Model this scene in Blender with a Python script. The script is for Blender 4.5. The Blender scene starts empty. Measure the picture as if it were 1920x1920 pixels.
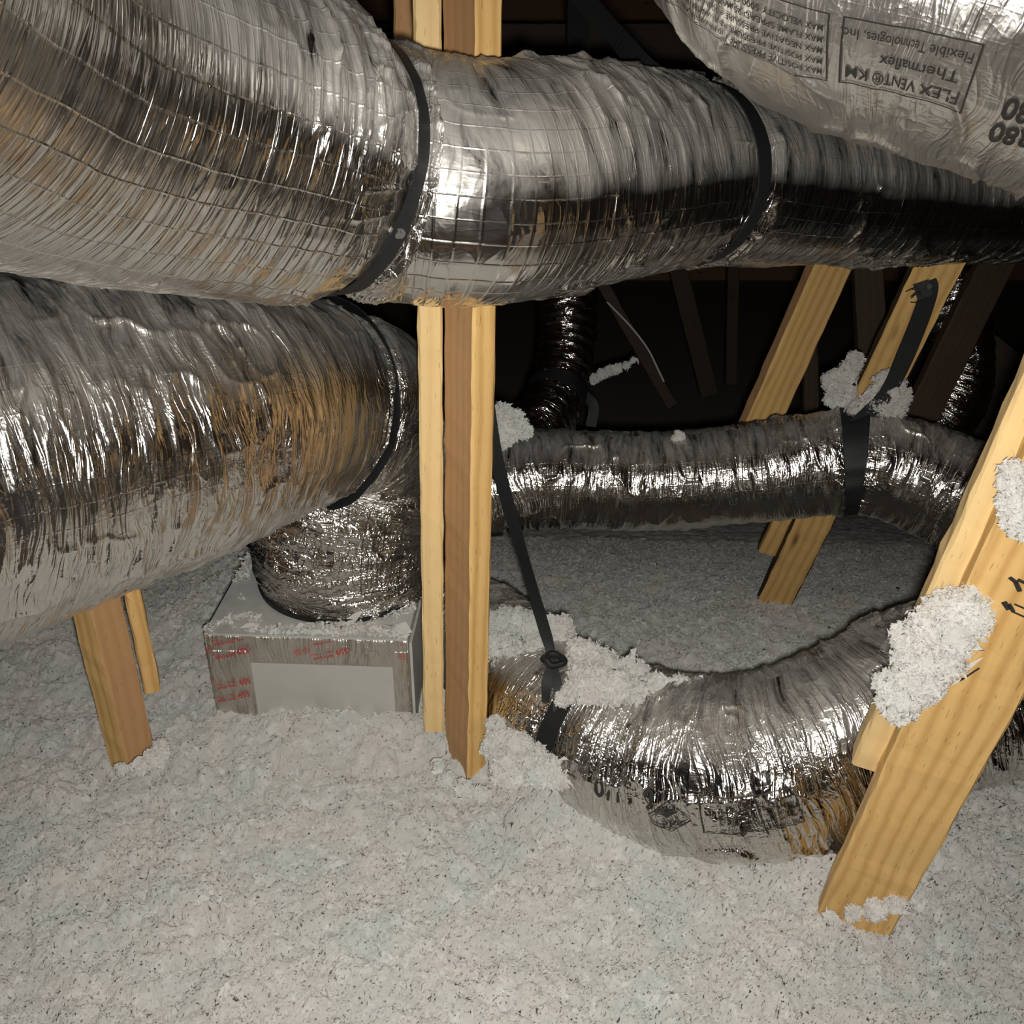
import bpy, math, random
import numpy as np
from mathutils import Vector, Matrix

random.seed(7)
RNG = np.random.default_rng(7)
scene = bpy.context.scene
COL = scene.collection

# ------------------------------------------------------------------ camera
CAM_H = 1.25
PITCH = math.radians(28.0)
cam_data = bpy.data.cameras.new('camera')
cam_data.lens = 36.0
cam_data.sensor_width = 36.0
cam_data.clip_start = 0.02
cam_data.clip_end = 60
cam = bpy.data.objects.new('camera', cam_data)
cam.location = (0, 0, CAM_H)
cam.rotation_euler = (math.radians(90) - PITCH, 0, 0)
COL.objects.link(cam)
scene.camera = cam

# ------------------------------------------------------------------ world, phone lamp, exposure
world = bpy.data.worlds.new('attic_dark')
scene.world = world
world.use_nodes = True
world.node_tree.nodes['Background'].inputs[0].default_value = (0.9, 0.75, 0.6, 1)
world.node_tree.nodes['Background'].inputs[1].default_value = 0.0008

fl = bpy.data.lights.new('phone_lamp', 'SPOT')
fl.energy = 95
fl.color = (1.0, 0.97, 0.90)
fl.shadow_soft_size = 0.012
fl.spot_size = math.radians(112)
fl.spot_blend = 1.0
flo = bpy.data.objects.new('phone_lamp', fl)
flo.location = (0.012, 0.0, CAM_H - 0.022)
flo.rotation_euler = (math.radians(90) - math.radians(36), 0, math.radians(3))
COL.objects.link(flo)

vs = scene.view_settings
vs.view_transform = 'Standard'
vs.look = 'None'
vs.gamma = 1.0
vs.use_curve_mapping = False
vs.exposure = 0.0
scene.cycles.max_bounces = 7
scene.cycles.diffuse_bounces = 3
scene.cycles.glossy_bounces = 4
scene.cycles.sample_clamp_indirect = 3.0
scene.cycles.use_denoising = True

# ------------------------------------------------------------------ measuring helpers
CP, SP = math.cos(PITCH), math.sin(PITCH)
def P(px, py, d):
    """world point seen at picture position px,py at axial distance d metres"""
    a = (px - 960) / 1920.0
    b = (960 - py) / 1920.0
    return np.array([a * d, d * (CP + b * SP), CAM_H + d * (-SP + b * CP)])
def PY(px, py, Y):
    b = (960 - py) / 1920.0
    return P(px, py, Y / (CP + b * SP))
def PZ(px, py, z):
    b = (960 - py) / 1920.0
    return P(px, py, (z - CAM_H) / (-SP + b * CP))
def project(p):
    p = np.asarray(p)
    x, y, z = p[..., 0], p[..., 1], p[..., 2] - CAM_H
    d = y * CP - z * SP
    u = y * SP + z * CP
    return 960 + 1920 * x / d, 960 - 1920 * u / d, d

# ------------------------------------------------------------------ noise
def _hash(i, j, k, seed):
    h = (i.astype(np.int64) * 374761393 + j.astype(np.int64) * 668265263 + k.astype(np.int64) * 2147483647 + seed * 974634777) & 0xffffffff
    h = ((h ^ (h >> 13)) * 1274126177) & 0xffffffff
    h = ((h ^ (h >> 16)) * 2246822519) & 0xffffffff
    h = h ^ (h >> 15)
    return (h & 0xffffff) / float(0xffffff)
def vnoise3(x, y, z, seed=0):
    xi, yi, zi = np.floor(x), np.floor(y), np.floor(z)
    fx, fy, fz = x - xi, y - yi, z - zi
    fx = fx * fx * fx * (fx * (fx * 6 - 15) + 10); fy = fy * fy * fy * (fy * (fy * 6 - 15) + 10); fz = fz * fz * fz * (fz * (fz * 6 - 15) + 10)
    out = 0
    for a in (0, 1):
        for b in (0, 1):
            for c in (0, 1):
                w = (fx if a else 1 - fx) * (fy if b else 1 - fy) * (fz if c else 1 - fz)
                out = out + w * _hash(xi + a, yi + b, zi + c, seed)
    return out * 2 - 1
def vnoise2(x, y, seed=0):
    return vnoise3(x, y, np.zeros_like(x) + 0.5, seed)
def fbm2(x, y, seed=0, octs=4):
    s, a = 0, 1.0
    for o in range(octs):
        s = s + a * vnoise2(x, y, seed + o)
        x, y, a = x * 2.03 + 3.1, y * 2.03 + 7.7, a * 0.5
    return s
def ridge3(x, y, z, seed=0, p=2.0):
    return (1 - np.minimum(np.abs(vnoise3(x, y, z, seed)) * 2.2, 1)) ** p
def worley2(x, y, seed=0):
    xi, yi = np.floor(x), np.floor(y)
    best = np.full(x.shape, 9.0); val = np.zeros(x.shape)
    zz = np.zeros_like(x)
    for a in (-1, 0, 1):
        for b in (-1, 0, 1):
            cx, cy = xi + a, yi + b
            px = cx + _hash(cx, cy, zz, seed); py = cy + _hash(cx, cy, zz + 1, seed)
            d = (px - x) ** 2 + (py - y) ** 2
            m = d < best
            best = np.where(m, d, best)
            val = np.where(m, _hash(cx, cy, zz + 2, seed), val)
    return np.sqrt(best), val

# ------------------------------------------------------------------ object helpers
def tag(o, label=None, cat=None, group=None, kind=None):
    if label: o['label'] = label
    if cat: o['category'] = cat
    if group: o['group'] = group
    if kind: o['kind'] = kind
    return o
def empty(name, loc=(0, 0, 0)):
    o = bpy.data.objects.new(name, None)
    o.location = loc
    o.empty_display_size = 0.05
    COL.objects.link(o)
    return o
def mesh_obj(name, verts, faces, mat, parent=None, smooth=False, uv=None, attrs=None, mats=None, face_mat=None):
    me = bpy.data.meshes.new(name)
    verts = np.asarray(verts, dtype=np.float64)
    if parent is not None:
        verts = verts - np.array(parent.location)
    if isinstance(faces, np.ndarray) and faces.ndim == 2:
        n, k = faces.shape
        me.vertices.add(len(verts)); me.vertices.foreach_set('co', verts.astype(np.float32).ravel())
        me.loops.add(n * k); me.loops.foreach_set('vertex_index', faces.astype(np.int32).ravel())
        me.polygons.add(n)
        me.polygons.foreach_set('loop_start', np.arange(0, n * k, k, dtype=np.int32))
        me.polygons.foreach_set('loop_total', np.full(n, k, dtype=np.int32))
        me.update(calc_edges=True)
    else:
        me.from_pydata([tuple(v) for v in verts], [], [tuple(int(i) for i in f) for f in faces])
        me.update()
    if uv is not None:
        l = me.uv_layers.new(name='UVMap')
        l.data.foreach_set('uv', np.asarray(uv, dtype=np.float32).ravel())
    if attrs:
        for k_, v_ in attrs.items():
            at = me.attributes.new(k_, 'FLOAT', 'POINT')
            at.data.foreach_set('value', np.asarray(v_, dtype=np.float32).ravel())
    for m in (mats or [mat]):
        me.materials.append(m)
    if face_mat is not None:
        me.polygons.foreach_set('material_index', np.asarray(face_mat, dtype=np.int32))
    if smooth:
        me.polygons.foreach_set('use_smooth', np.ones(len(me.polygons), dtype=bool))
    me.validate()
    o = bpy.data.objects.new(name, me)
    COL.objects.link(o)
    if parent is not None:
        o.parent = parent
    return o

# ------------------------------------------------------------------ material helpers
def new_mat(name):
    m = bpy.data.materials.new(name)
    m.use_nodes = True
    nt = m.node_tree
    return m, nt, nt.nodes['Principled BSDF']
def node(nt, t, **kw):
    n = nt.nodes.new(t)
    for k, v in kw.items():
        if k.startswith('i_'):
            n.inputs[k[2:].replace('_', ' ')].default_value = v
        else:
            setattr(n, k, v)
    return n
def math_n(nt, op, a, b=None, c=None, clamp=False):
    n = nt.nodes.new('ShaderNodeMath'); n.operation = op; n.use_clamp = clamp
    for i, v in enumerate((a, b, c)):
        if v is None: continue
        if isinstance(v, (int, float)): n.inputs[i].default_value = v
        else: nt.links.new(v, n.inputs[i])
    return n.outputs[0]
def vmath(nt, op, a, b=None, scale=None):
    n = nt.nodes.new('ShaderNodeVectorMath'); n.operation = op
    for i, v in enumerate((a, b)):
        if v is None: continue
        if isinstance(v, tuple): n.inputs[i].default_value = v
        else: nt.links.new(v, n.inputs[i])
    if scale is not None:
        if isinstance(scale, (int, float)): n.inputs['Scale'].default_value = scale
        else: nt.links.new(scale, n.inputs['Scale'])
    return n.outputs[0]
def mapping(nt, src, scale, loc=(0, 0, 0), rot=(0, 0, 0)):
    n = nt.nodes.new('ShaderNodeMapping')
    n.inputs['Scale'].default_value = scale; n.inputs['Location'].default_value = loc; n.inputs['Rotation'].default_value = rot
    nt.links.new(src, n.inputs['Vector'])
    return n.outputs[0]
def ramp(nt, src, stops):
    n = nt.nodes.new('ShaderNodeValToRGB')
    while len(n.color_ramp.elements) < len(stops): n.color_ramp.elements.new(0.5)
    for e, (p, c) in zip(n.color_ramp.elements, stops):
        e.position = p
        e.color = c if len(c) == 4 else (*c, 1)
    nt.links.new(src, n.inputs[0])
    return n.outputs[0]
def mixc(nt, f, a, b, mode='MIX'):
    n = nt.nodes.new('ShaderNodeMix'); n.data_type = 'RGBA'; n.blend_type = mode
    for s, v in ((n.inputs[0], f), (n.inputs[6], a), (n.inputs[7], b)):
        if isinstance(v, (int, float)): s.default_value = v
        elif isinstance(v, tuple): s.default_value = v if len(v) == 4 else (*v, 1)
        else: nt.links.new(v, s)
    return n.outputs[2]

def foil_material(name, tint=(0.80, 0.77, 0.73), rough=0.2, tilt=0.16, crease=1.0, grid=0.35, seed=0.0, metal=1.0):
    m, nt, b = new_mat(name)
    L = nt.links.new
    uv = nt.nodes.new('ShaderNodeTexCoord').outputs['UV']
    cr = node(nt, 'ShaderNodeAttribute', attribute_name='crumple').outputs['Fac']
    du = node(nt, 'ShaderNodeAttribute', attribute_name='dust').outputs['Fac']
    # wandering of the creases
    w = node(nt, 'ShaderNodeTexNoise', i_Scale=9.0, i_Detail=2.0)
    L(mapping(nt, uv, (1, 0.6, 1), (seed, seed, 0)), w.inputs['Vector'])
    wc = vmath(nt, 'SCALE', vmath(nt, 'SUBTRACT', w.outputs['Color'], (0.5, 0.5, 0.5)), scale=0.06)
    uvw = vmath(nt, 'ADD', uv, wc)
    # flat crumple facets, longer round the duct than along it
    def facets(sx, sy, off):
        v = node(nt, 'ShaderNodeTexVoronoi', feature='F1', i_Scale=1.0, i_Randomness=1.0)
        L(mapping(nt, uvw, (sx, sy, 1), (off, off * 1.7, 0), (0, 0, 0.12)), v.inputs['Vector'])
        return vmath(nt, 'SUBTRACT', v.outputs['Color'], (0.5, 0.5, 0.5))
    f1 = facets(85, 12, seed + 1.3)
    f2 = facets(36, 6, seed + 5.1)
    f3 = facets(55, 50, seed + 9.1)
    geo = nt.nodes.new('ShaderNodeNewGeometry')
    # bump: fine creases, coil ribs, scrim squares
    n1 = node(nt, 'ShaderNodeTexNoise', i_Scale=1.0, i_Detail=2.5, i_Roughness=0.55, i_Distortion=0.5)
    L(mapping(nt, uvw, (85, 11, 1), (seed, 0, 0), (0, 0, 0.12)), n1.inputs['Vector'])
    r1 = math_n(nt, 'POWER', math_n(nt, 'SUBTRACT', 1.0, math_n(nt, 'MULTIPLY', math_n(nt, 'ABSOLUTE', math_n(nt, 'SUBTRACT', n1.outputs['Fac'], 0.5)), 7.0, clamp=True)), 2.0)
    n2 = node(nt, 'ShaderNodeTexNoise', i_Scale=45.0, i_Detail=3.0, i_Roughness=0.6)
    L(uvw, n2.inputs['Vector'])
    r2 = math_n(nt, 'POWER', math_n(nt, 'SUBTRACT', 1.0, math_n(nt, 'MULTIPLY', math_n(nt, 'ABSOLUTE', math_n(nt, 'SUBTRACT', n2.outputs['Fac'], 0.5)), 7.0, clamp=True)), 2.0)
    sep = nt.nodes.new('ShaderNodeSeparateXYZ'); L(vmath(nt, 'ADD', uv, vmath(nt, 'SCALE', wc, scale=0.12)), sep.inputs[0])
    def lines(c, pitch, wd):
        f = math_n(nt, 'FRACT', math_n(nt, 'DIVIDE', c, pitch))
        return math_n(nt, 'SUBTRACT', 1.0, math_n(nt, 'DIVIDE', math_n(nt, 'ABSOLUTE', math_n(nt, 'SUBTRACT', f, 0.5)), wd, clamp=True), clamp=True)
    g = math_n(nt, 'MAXIMUM', lines(sep.outputs[0], 0.012, 0.09), lines(sep.outputs[1], 0.024, 0.05))
    h = math_n(nt, 'ADD', math_n(nt, 'MULTIPLY', r1, math_n(nt, 'MULTIPLY_ADD', cr, 1.0, 0.45)), math_n(nt, 'MULTIPLY', r2, math_n(nt, 'MULTIPLY_ADD', cr, 0.9, 0.1)))
    h = math_n(nt, 'ADD', math_n(nt, 'MULTIPLY', h, crease), math_n(nt, 'MULTIPLY', g, grid))
    bump = node(nt, 'ShaderNodeBump', i_Strength=1.0, i_Distance=0.0012)
    L(h, bump.inputs['Height'])
    t1 = vmath(nt, 'SCALE', f1, scale=math_n(nt, 'MULTIPLY', math_n(nt, 'MULTIPLY_ADD', cr, 1.5, 0.22), tilt))
    t2 = vmath(nt, 'SCALE', f2, scale=math_n(nt, 'MULTIPLY', math_n(nt, 'MULTIPLY_ADD', cr, 1.9, 0.30), tilt))
    t3 = vmath(nt, 'SCALE', f3, scale=math_n(nt, 'MULTIPLY', math_n(nt, 'MULTIPLY', cr, 1.2), tilt))
    nrm = vmath(nt, 'NORMALIZE', vmath(nt, 'ADD', vmath(nt, 'ADD', vmath(nt, 'ADD', bump.outputs['Normal'], t1), t2), t3))
    L(nrm, b.inputs['Normal'])
    # dust film
    dn = node(nt, 'ShaderNodeTexNoise', i_Scale=1.0, i_Detail=5.0, i_Roughness=0.7)
    L(mapping(nt, uvw, (55, 7, 1), (seed, seed, 0), (0, 0, .1)), dn.inputs['Vector'])
    dm = math_n(nt, 'MULTIPLY', math_n(nt, 'MULTIPLY_ADD', dn.outputs['Fac'], 4.0, -1.35, clamp=True), du)
    b.inputs['Base Color'].default_value = (*tint, 1)
    L(mixc(nt, dm, (*tint, 1), (0.21, 0.195, 0.17, 1)), b.inputs['Base Color'])
    L(math_n(nt, 'SUBTRACT', metal, math_n(nt, 'MULTIPLY', dm, 0.85 * metal)), b.inputs['Metallic'])
    L(math_n(nt, 'MULTIPLY_ADD', dm, 0.4, rough), b.inputs['Roughness'])
    return m

def wood_material(name, light, dark, rough=0.62, ring=1.0, knots=True):
    m, nt, b = new_mat(name)
    L = nt.links.new
    uv = nt.nodes.new('ShaderNodeTexCoord').outputs['UV']
    oi = nt.nodes.new('ShaderNodeObjectInfo').outputs['Random']
    off = vmath(nt, 'ADD', uv, vmath(nt, 'SCALE', (3.1, 7.3, 0), scale=oi))
    warp = node(nt, 'ShaderNodeTexNoise', i_Scale=2.2, i_Detail=2.0)
    L(mapping(nt, off, (1, 3, 1)), warp.inputs['Vector'])
    wv = vmath(nt, 'ADD', off, vmath(nt, 'SCALE', warp.outputs['Color'], scale=0.035))
    wave = node(nt, 'ShaderNodeTexWave', wave_type='BANDS', bands_direction='Y', i_Scale=15.0, i_Distortion=4.5, i_Detail=2.0)
    wave.inputs['Detail Scale'].default_value = 0.35
    L(mapping(nt, wv, (0.05, 1, 1)), wave.inputs['Vector'])
    fine = node(nt, 'ShaderNodeTexNoise', i_Scale=1.0, i_Detail=5.0, i_Roughness=0.7)
    L(mapping(nt, off, (6, 460, 1)), fine.inputs['Vector'])
    big = node(nt, 'ShaderNodeTexNoise', i_Scale=1.0, i_Detail=3.0)
    L(mapping(nt, off, (3, 14, 1)), big.inputs['Vector'])
    f = math_n(nt, 'ADD', math_n(nt, 'MULTIPLY', math_n(nt, 'POWER', wave.outputs['Fac'], 2.0), 0.42 * ring), math_n(nt, 'MULTIPLY', fine.outputs['Fac'], 0.38))
    f = math_n(nt, 'ADD', f, math_n(nt, 'MULTIPLY_ADD', big.outputs['Fac'], 0.5, -0.2), clamp=True)
    c = mixc(nt, f, light, dark)
    if knots:
        v = node(nt, 'ShaderNodeTexVoronoi', feature='F1', i_Scale=1.0)
        L(mapping(nt, wv, (3.3, 16, 1)), v.inputs['Vector'])
        k = ramp(nt, v.outputs['Distance'], [(0.0, (1, 1, 1)), (0.06, (0.85, 0.85, 0.85)), (0.13, (0.15, 0.15, 0.15)), (0.2, (0, 0, 0))])
        c = mixc(nt, k, c, tuple(x * 0.28 for x in dark[:3]) + (1,))
    # small dark flecks along the grain
    fk = node(nt, 'ShaderNodeTexNoise', i_Scale=1.0, i_Detail=1.0)
    L(mapping(nt, off, (40, 420, 1)), fk.inputs['Vector'])
    c = mixc(nt, ramp(nt, fk.outputs['Fac'], [(0.68, (0, 0, 0)), (0.74, (0.55, 0.55, 0.55))]), c, tuple(x * 0.4 for x in dark[:3]) + (1,))
    L(c, b.inputs['Base Color'])
    b.inputs['Roughness'].default_value = rough
    b.inputs['Specular IOR Level'].default_value = 0.25
    bp = node(nt, 'ShaderNodeBump', i_Strength=0.35, i_Distance=0.0006)
    L(math_n(nt, 'ADD', fine.outputs['Fac'], wave.outputs['Fac']), bp.inputs['Height'])
    L(bp.outputs['Normal'], b.inputs['Normal'])
    return m

def plain(name, col, rough=0.6, metal=0.0, spec=0.3, noise=0.0, nscale=30, bump=0.0):
    m, nt, b = new_mat(name)
    b.inputs['Roughness'].default_value = rough
    b.inputs['Metallic'].default_value = metal
    b.inputs['Specular IOR Level'].default_value = spec
    tc = nt.nodes.new('ShaderNodeTexCoord').outputs['Object']
    n = node(nt, 'ShaderNodeTexNoise', i_Scale=nscale, i_Detail=5.0, i_Roughness=0.65)
    nt.links.new(tc, n.inputs['Vector'])
    lo = tuple(max(0, x * (1 - noise)) for x in col); hi = tuple(min(1, x * (1 + noise)) for x in col)
    nt.links.new(mixc(nt, n.outputs['Fac'], (*lo, 1), (*hi, 1)), b.inputs['Base Color'])
    if bump:
        bp = node(nt, 'ShaderNodeBump', i_Strength=1.0, i_Distance=bump)
        nt.links.new(n.outputs['Fac'], bp.inputs['Height']); nt.links.new(bp.outputs['Normal'], b.inputs['Normal'])
    return m

def fluff_material():
    m, nt, b = new_mat('loose_fill')
    L = nt.links.new
    tc = nt.nodes.new('ShaderNodeTexCoord').outputs['Object']
    n1 = node(nt, 'ShaderNodeTexNoise', i_Scale=7.0, i_Detail=4.0, i_Roughness=0.6)
    n2 = node(nt, 'ShaderNodeTexNoise', i_Scale=160.0, i_Detail=3.0, i_Roughness=0.7)
    n3 = node(nt, 'ShaderNodeTexNoise', i_Scale=420.0, i_Detail=2.0, i_Roughness=0.7)
    for n in (n1, n2, n3): L(tc, n.inputs['Vector'])
    c = mixc(nt, ramp(nt, n1.outputs['Fac'], [(0.36, (0, 0, 0)), (0.62, (1, 1, 1))]), (0.655, 0.672, 0.645, 1), (0.725, 0.69, 0.655, 1))
    n4 = node(nt, 'ShaderNodeTexNoise', i_Scale=34.0, i_Detail=3.0, i_Roughness=0.6)
    L(tc, n4.inputs['Vector'])
    c = mixc(nt, ramp(nt, n4.outputs['Fac'], [(0.52, (0, 0, 0)), (0.66, (0.6, 0.6, 0.6))]), c, (0.86, 0.86, 0.84, 1))
    c = mixc(nt, ramp(nt, n2.outputs['Fac'], [(0.25, (0.25, 0.25, 0.25)), (0.5, (0, 0, 0))]), c, (0.5, 0.49, 0.47, 1))
    c = mixc(nt, ramp(nt, n3.outputs['Fac'], [(0.76, (0, 0, 0)), (0.82, (0.4, 0.4, 0.4))]), c, (0.2, 0.2, 0.19, 1))
    L(c, b.inputs['Base Color'])
    b.inputs['Roughness'].default_value = 0.9
    b.inputs['Specular IOR Level'].default_value = 0.1
    bp = node(nt, 'ShaderNodeBump', i_Strength=0.8, i_Distance=0.002)
    L(math_n(nt, 'ADD', n2.outputs['Fac'], math_n(nt, 'MULTIPLY', n3.outputs['Fac'], 0.5)), bp.inputs['Height'])
    L(vmath(nt, 'NORMALIZE', vmath(nt, 'ADD', bp.outputs['Normal'], (0, -0.3, 0.7))), b.inputs['Normal'])
    tr = nt.nodes.new('ShaderNodeBsdfTranslucent')
    L(c, tr.inputs['Color'])
    mx = nt.nodes.new('ShaderNodeMixShader'); mx.inputs[0].default_value = 0.35
    L(b.outputs[0], mx.inputs[1]); L(tr.outputs[0], mx.inputs[2])
    L(mx.outputs[0], nt.nodes['Material Output'].inputs['Surface'])
    return m

M_FLUFF = fluff_material()
M_WOOD_Y = wood_material('pine_yellow', (0.76, 0.50, 0.20, 1), (0.45, 0.235, 0.07, 1))
M_WOOD_P = wood_material('pine_pale', (0.76, 0.56, 0.28, 1), (0.58, 0.37, 0.15, 1), ring=0.6)
M_WOOD_B = wood_material('pine_brown', (0.50, 0.29, 0.14, 1), (0.34, 0.18, 0.075, 1), ring=0.5)
M_WOOD_D = wood_material('pine_shaded', (0.075, 0.052, 0.033, 1), (0.045, 0.03, 0.02, 1), ring=0.5)  # pine darkened to look unlit: shade of far timbers put into the colour
M_DECK = wood_material('roof_deck', (0.58, 0.36, 0.23, 1), (0.42, 0.24, 0.15, 1), ring=0.4)
M_STRAP = plain('black_webbing', (0.012, 0.013, 0.014), 0.55, noise=0.4, nscale=400, bump=0.0006)
M_INK = plain('black_ink', (0.03, 0.028, 0.026), 0.5)
M_RED = plain('red_ink', (0.42, 0.02, 0.025), 0.5)
M_SHEET = plain('galvanised_sheet', (0.50, 0.50, 0.48), 0.6, metal=0.25, noise=0.35, nscale=22)
M_BOARD = plain('duct_board_foil', (0.60, 0.585, 0.55), 0.48, metal=0.45, noise=0.06, nscale=20)
M_NAIL = plain('steel_nail', (0.35, 0.34, 0.33), 0.35, metal=0.9)
M_CABLE_W = plain('white_pvc', (0.6, 0.58, 0.53), 0.5)
M_CABLE_R = plain('red_pvc', (0.45, 0.06, 0.04), 0.5)
F_A = foil_material('foil_upper', seed=0.3, grid=0.34, rough=0.21, crease=0.55, tilt=0.14)
F_B = foil_material('foil_left', seed=2.3, grid=0.12, rough=0.22)
F_C = foil_material('foil_top', seed=4.3, grid=0.08, tilt=0.14, rough=0.34, metal=0.95)
F_D = foil_material('foil_low', seed=6.3, grid=0.1, rough=0.17, tilt=0.26, crease=1.4)
F_E = foil_material('foil_mid', seed=8.3, grid=0.12, rough=0.18, tilt=0.18)
F_BG = foil_material('foil_far', seed=11.3, grid=0.1, tilt=0.16, rough=0.15)
F_TAPE = foil_material('foil_tape', seed=13.3, grid=0.0, tilt=0.1, rough=0.28, tint=(0.72, 0.67, 0.6))

# ------------------------------------------------------------------ tubes
class Tube: pass
def catmull(pts, n_per=24):
    pts = np.asarray(pts, float)
    ext = np.vstack([2 * pts[0] - pts[1], pts, 2 * pts[-1] - pts[-2]])
    out = []
    for i in range(1, len(ext) - 2):
        p0, p1, p2, p3 = ext[i - 1:i + 3]
        k0 = 0; k1 = k0 + max(np.linalg.norm(p1[:3] - p0[:3]), 1e-4) ** 0.5
        k2 = k1 + max(np.linalg.norm(p2[:3] - p1[:3]), 1e-4) ** 0.5; k3 = k2 + max(np.linalg.norm(p3[:3] - p2[:3]), 1e-4) ** 0.5
        for t in np.linspace(k1, k2, n_per, endpoint=(i == len(ext) - 3)):
            A1 = (k1 - t) / (k1 - k0) * p0 + (t - k0) / (k1 - k0) * p1
            A2 = (k2 - t) / (k2 - k1) * p1 + (t - k1) / (k2 - k1) * p2
            A3 = (k3 - t) / (k3 - k2) * p2 + (t - k2) / (k3 - k2) * p3
            B1 = (k2 - t) / (k2 - k0) * A1 + (t - k0) / (k2 - k0) * A2
            B2 = (k3 - t) / (k3 - k1) * A2 + (t - k1) / (k3 - k1) * A3
            out.append((k2 - t) / (k2 - k1) * B1 + (t - k1) / (k2 - k1) * B2)
    return np.array(out)
def smooth_line(L, k):
    ker = np.hanning(2 * k + 3)[1:-1]; ker /= ker.sum()
    out = L.copy()
    for c in range(L.shape[1]):
        out[:, c] = np.convolve(np.pad(L[:, c], k, mode='edge'), ker, 'valid')
    return out
def build_tube(ctrl, ds, nth, fn, up0=(0, 0, 1)):
    """ctrl rows: world xyz + radius; fn(S, TH, X, Y, Z, R) gives radial displacement, crumple"""
    line = catmull(ctrl)
    seg = np.linalg.norm(np.diff(line[:, :3], axis=0), axis=1)
    s = np.concatenate([[0], np.cumsum(seg)])
    n = int(s[-1] / ds) + 1
    sv = np.linspace(0, s[-1], n)
    L = np.stack([np.interp(sv, s, line[:, c]) for c in range(4)], 1)
    L = smooth_line(L, 8)
    T = np.gradient(L[:, :3], axis=0); T /= np.linalg.norm(T, axis=1)[:, None]
    U = np.zeros_like(T)
    u = np.array(up0, float)
    for i in range(n):
        u = u - T[i] * u.dot(T[i]); u /= np.linalg.norm(u); U[i] = u
    Sd = np.cross(T, U)
    th = np.linspace(0, 2 * math.pi, nth, endpoint=False)
    TH, SS = np.meshgrid(th, sv)
    R = L[:, 3][:, None] * np.ones_like(TH)
    X = SS; Yc = np.cos(TH) * R; Zc = np.sin(TH) * R
    disp, cr = fn(SS, TH, X, Yc, Zc, R)
    rad = R + disp
    pos = L[:, None, :3] + rad[..., None] * (np.cos(TH)[..., None] * U[:, None, :] + np.sin(TH)[..., None] * Sd[:, None, :])
    t = Tube(); t.pos = pos; t.sv = sv; t.nth = nth; t.n = n; t.L = L; t.T = T; t.U = U; t.Sd = Sd; t.cr = cr
    dsv = np.gradient(pos, axis=0); dth = np.roll(pos, -1, 1) - np.roll(pos, 1, 1)
    N = np.cross(dth, dsv); N /= np.linalg.norm(N, axis=2)[..., None] + 1e-12
    out = pos - L[:, None, :3]
    sgn = np.sign((N * out).sum()); t.N = N * sgn
    t.R = R
    return t
def tube_faces(n, m):
    i = np.arange(n - 1)[:, None]; j = np.arange(m)[None, :]
    a = i * m + j; b = i * m + (j + 1) % m; c = (i + 1) * m + (j + 1) % m; d = (i + 1) * m + j
    return np.stack([a, b, c, d], -1).reshape(-1, 4)
def tube_obj(name, t, mat, parent=None, dust=(0.35, 0.85), dust_amt=0.8, seed=0, i0=0, i1=None):
    n, m = t.n, t.nth
    f = tube_faces(n, m)
    uvs = np.zeros((n - 1, m, 4, 2))
    i = np.arange(n - 1)[:, None]; j = np.arange(m)[None, :]
    Rm = t.R.mean()
    for k, (di, dj) in enumerate(((0, 0), (0, 1), (1, 1), (1, 0))):
        uvs[:, :, k, 0] = t.sv[i + di]
        uvs[:, :, k, 1] = (j + dj) * (2 * math.pi * Rm / m)
    nz = t.L[:, None, :3]; out = t.pos - nz; out /= np.linalg.norm(out, axis=2)[..., None]
    z = out[..., 2] + 0.05 * vnoise3(t.pos[..., 0] * 25, t.pos[..., 1] * 25, t.pos[..., 2] * 25, seed + 5)
    d = np.clip((z - dust[0]) / max(dust[1] - dust[0], 1e-3), 0, 1) * dust_amt
    return mesh_obj(name, t.pos.reshape(-1, 3), f, mat, parent, smooth=True, uv=uvs.reshape(-1, 2),
                    attrs={'crumple': t.cr.ravel(), 'dust': d.ravel()})
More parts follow.
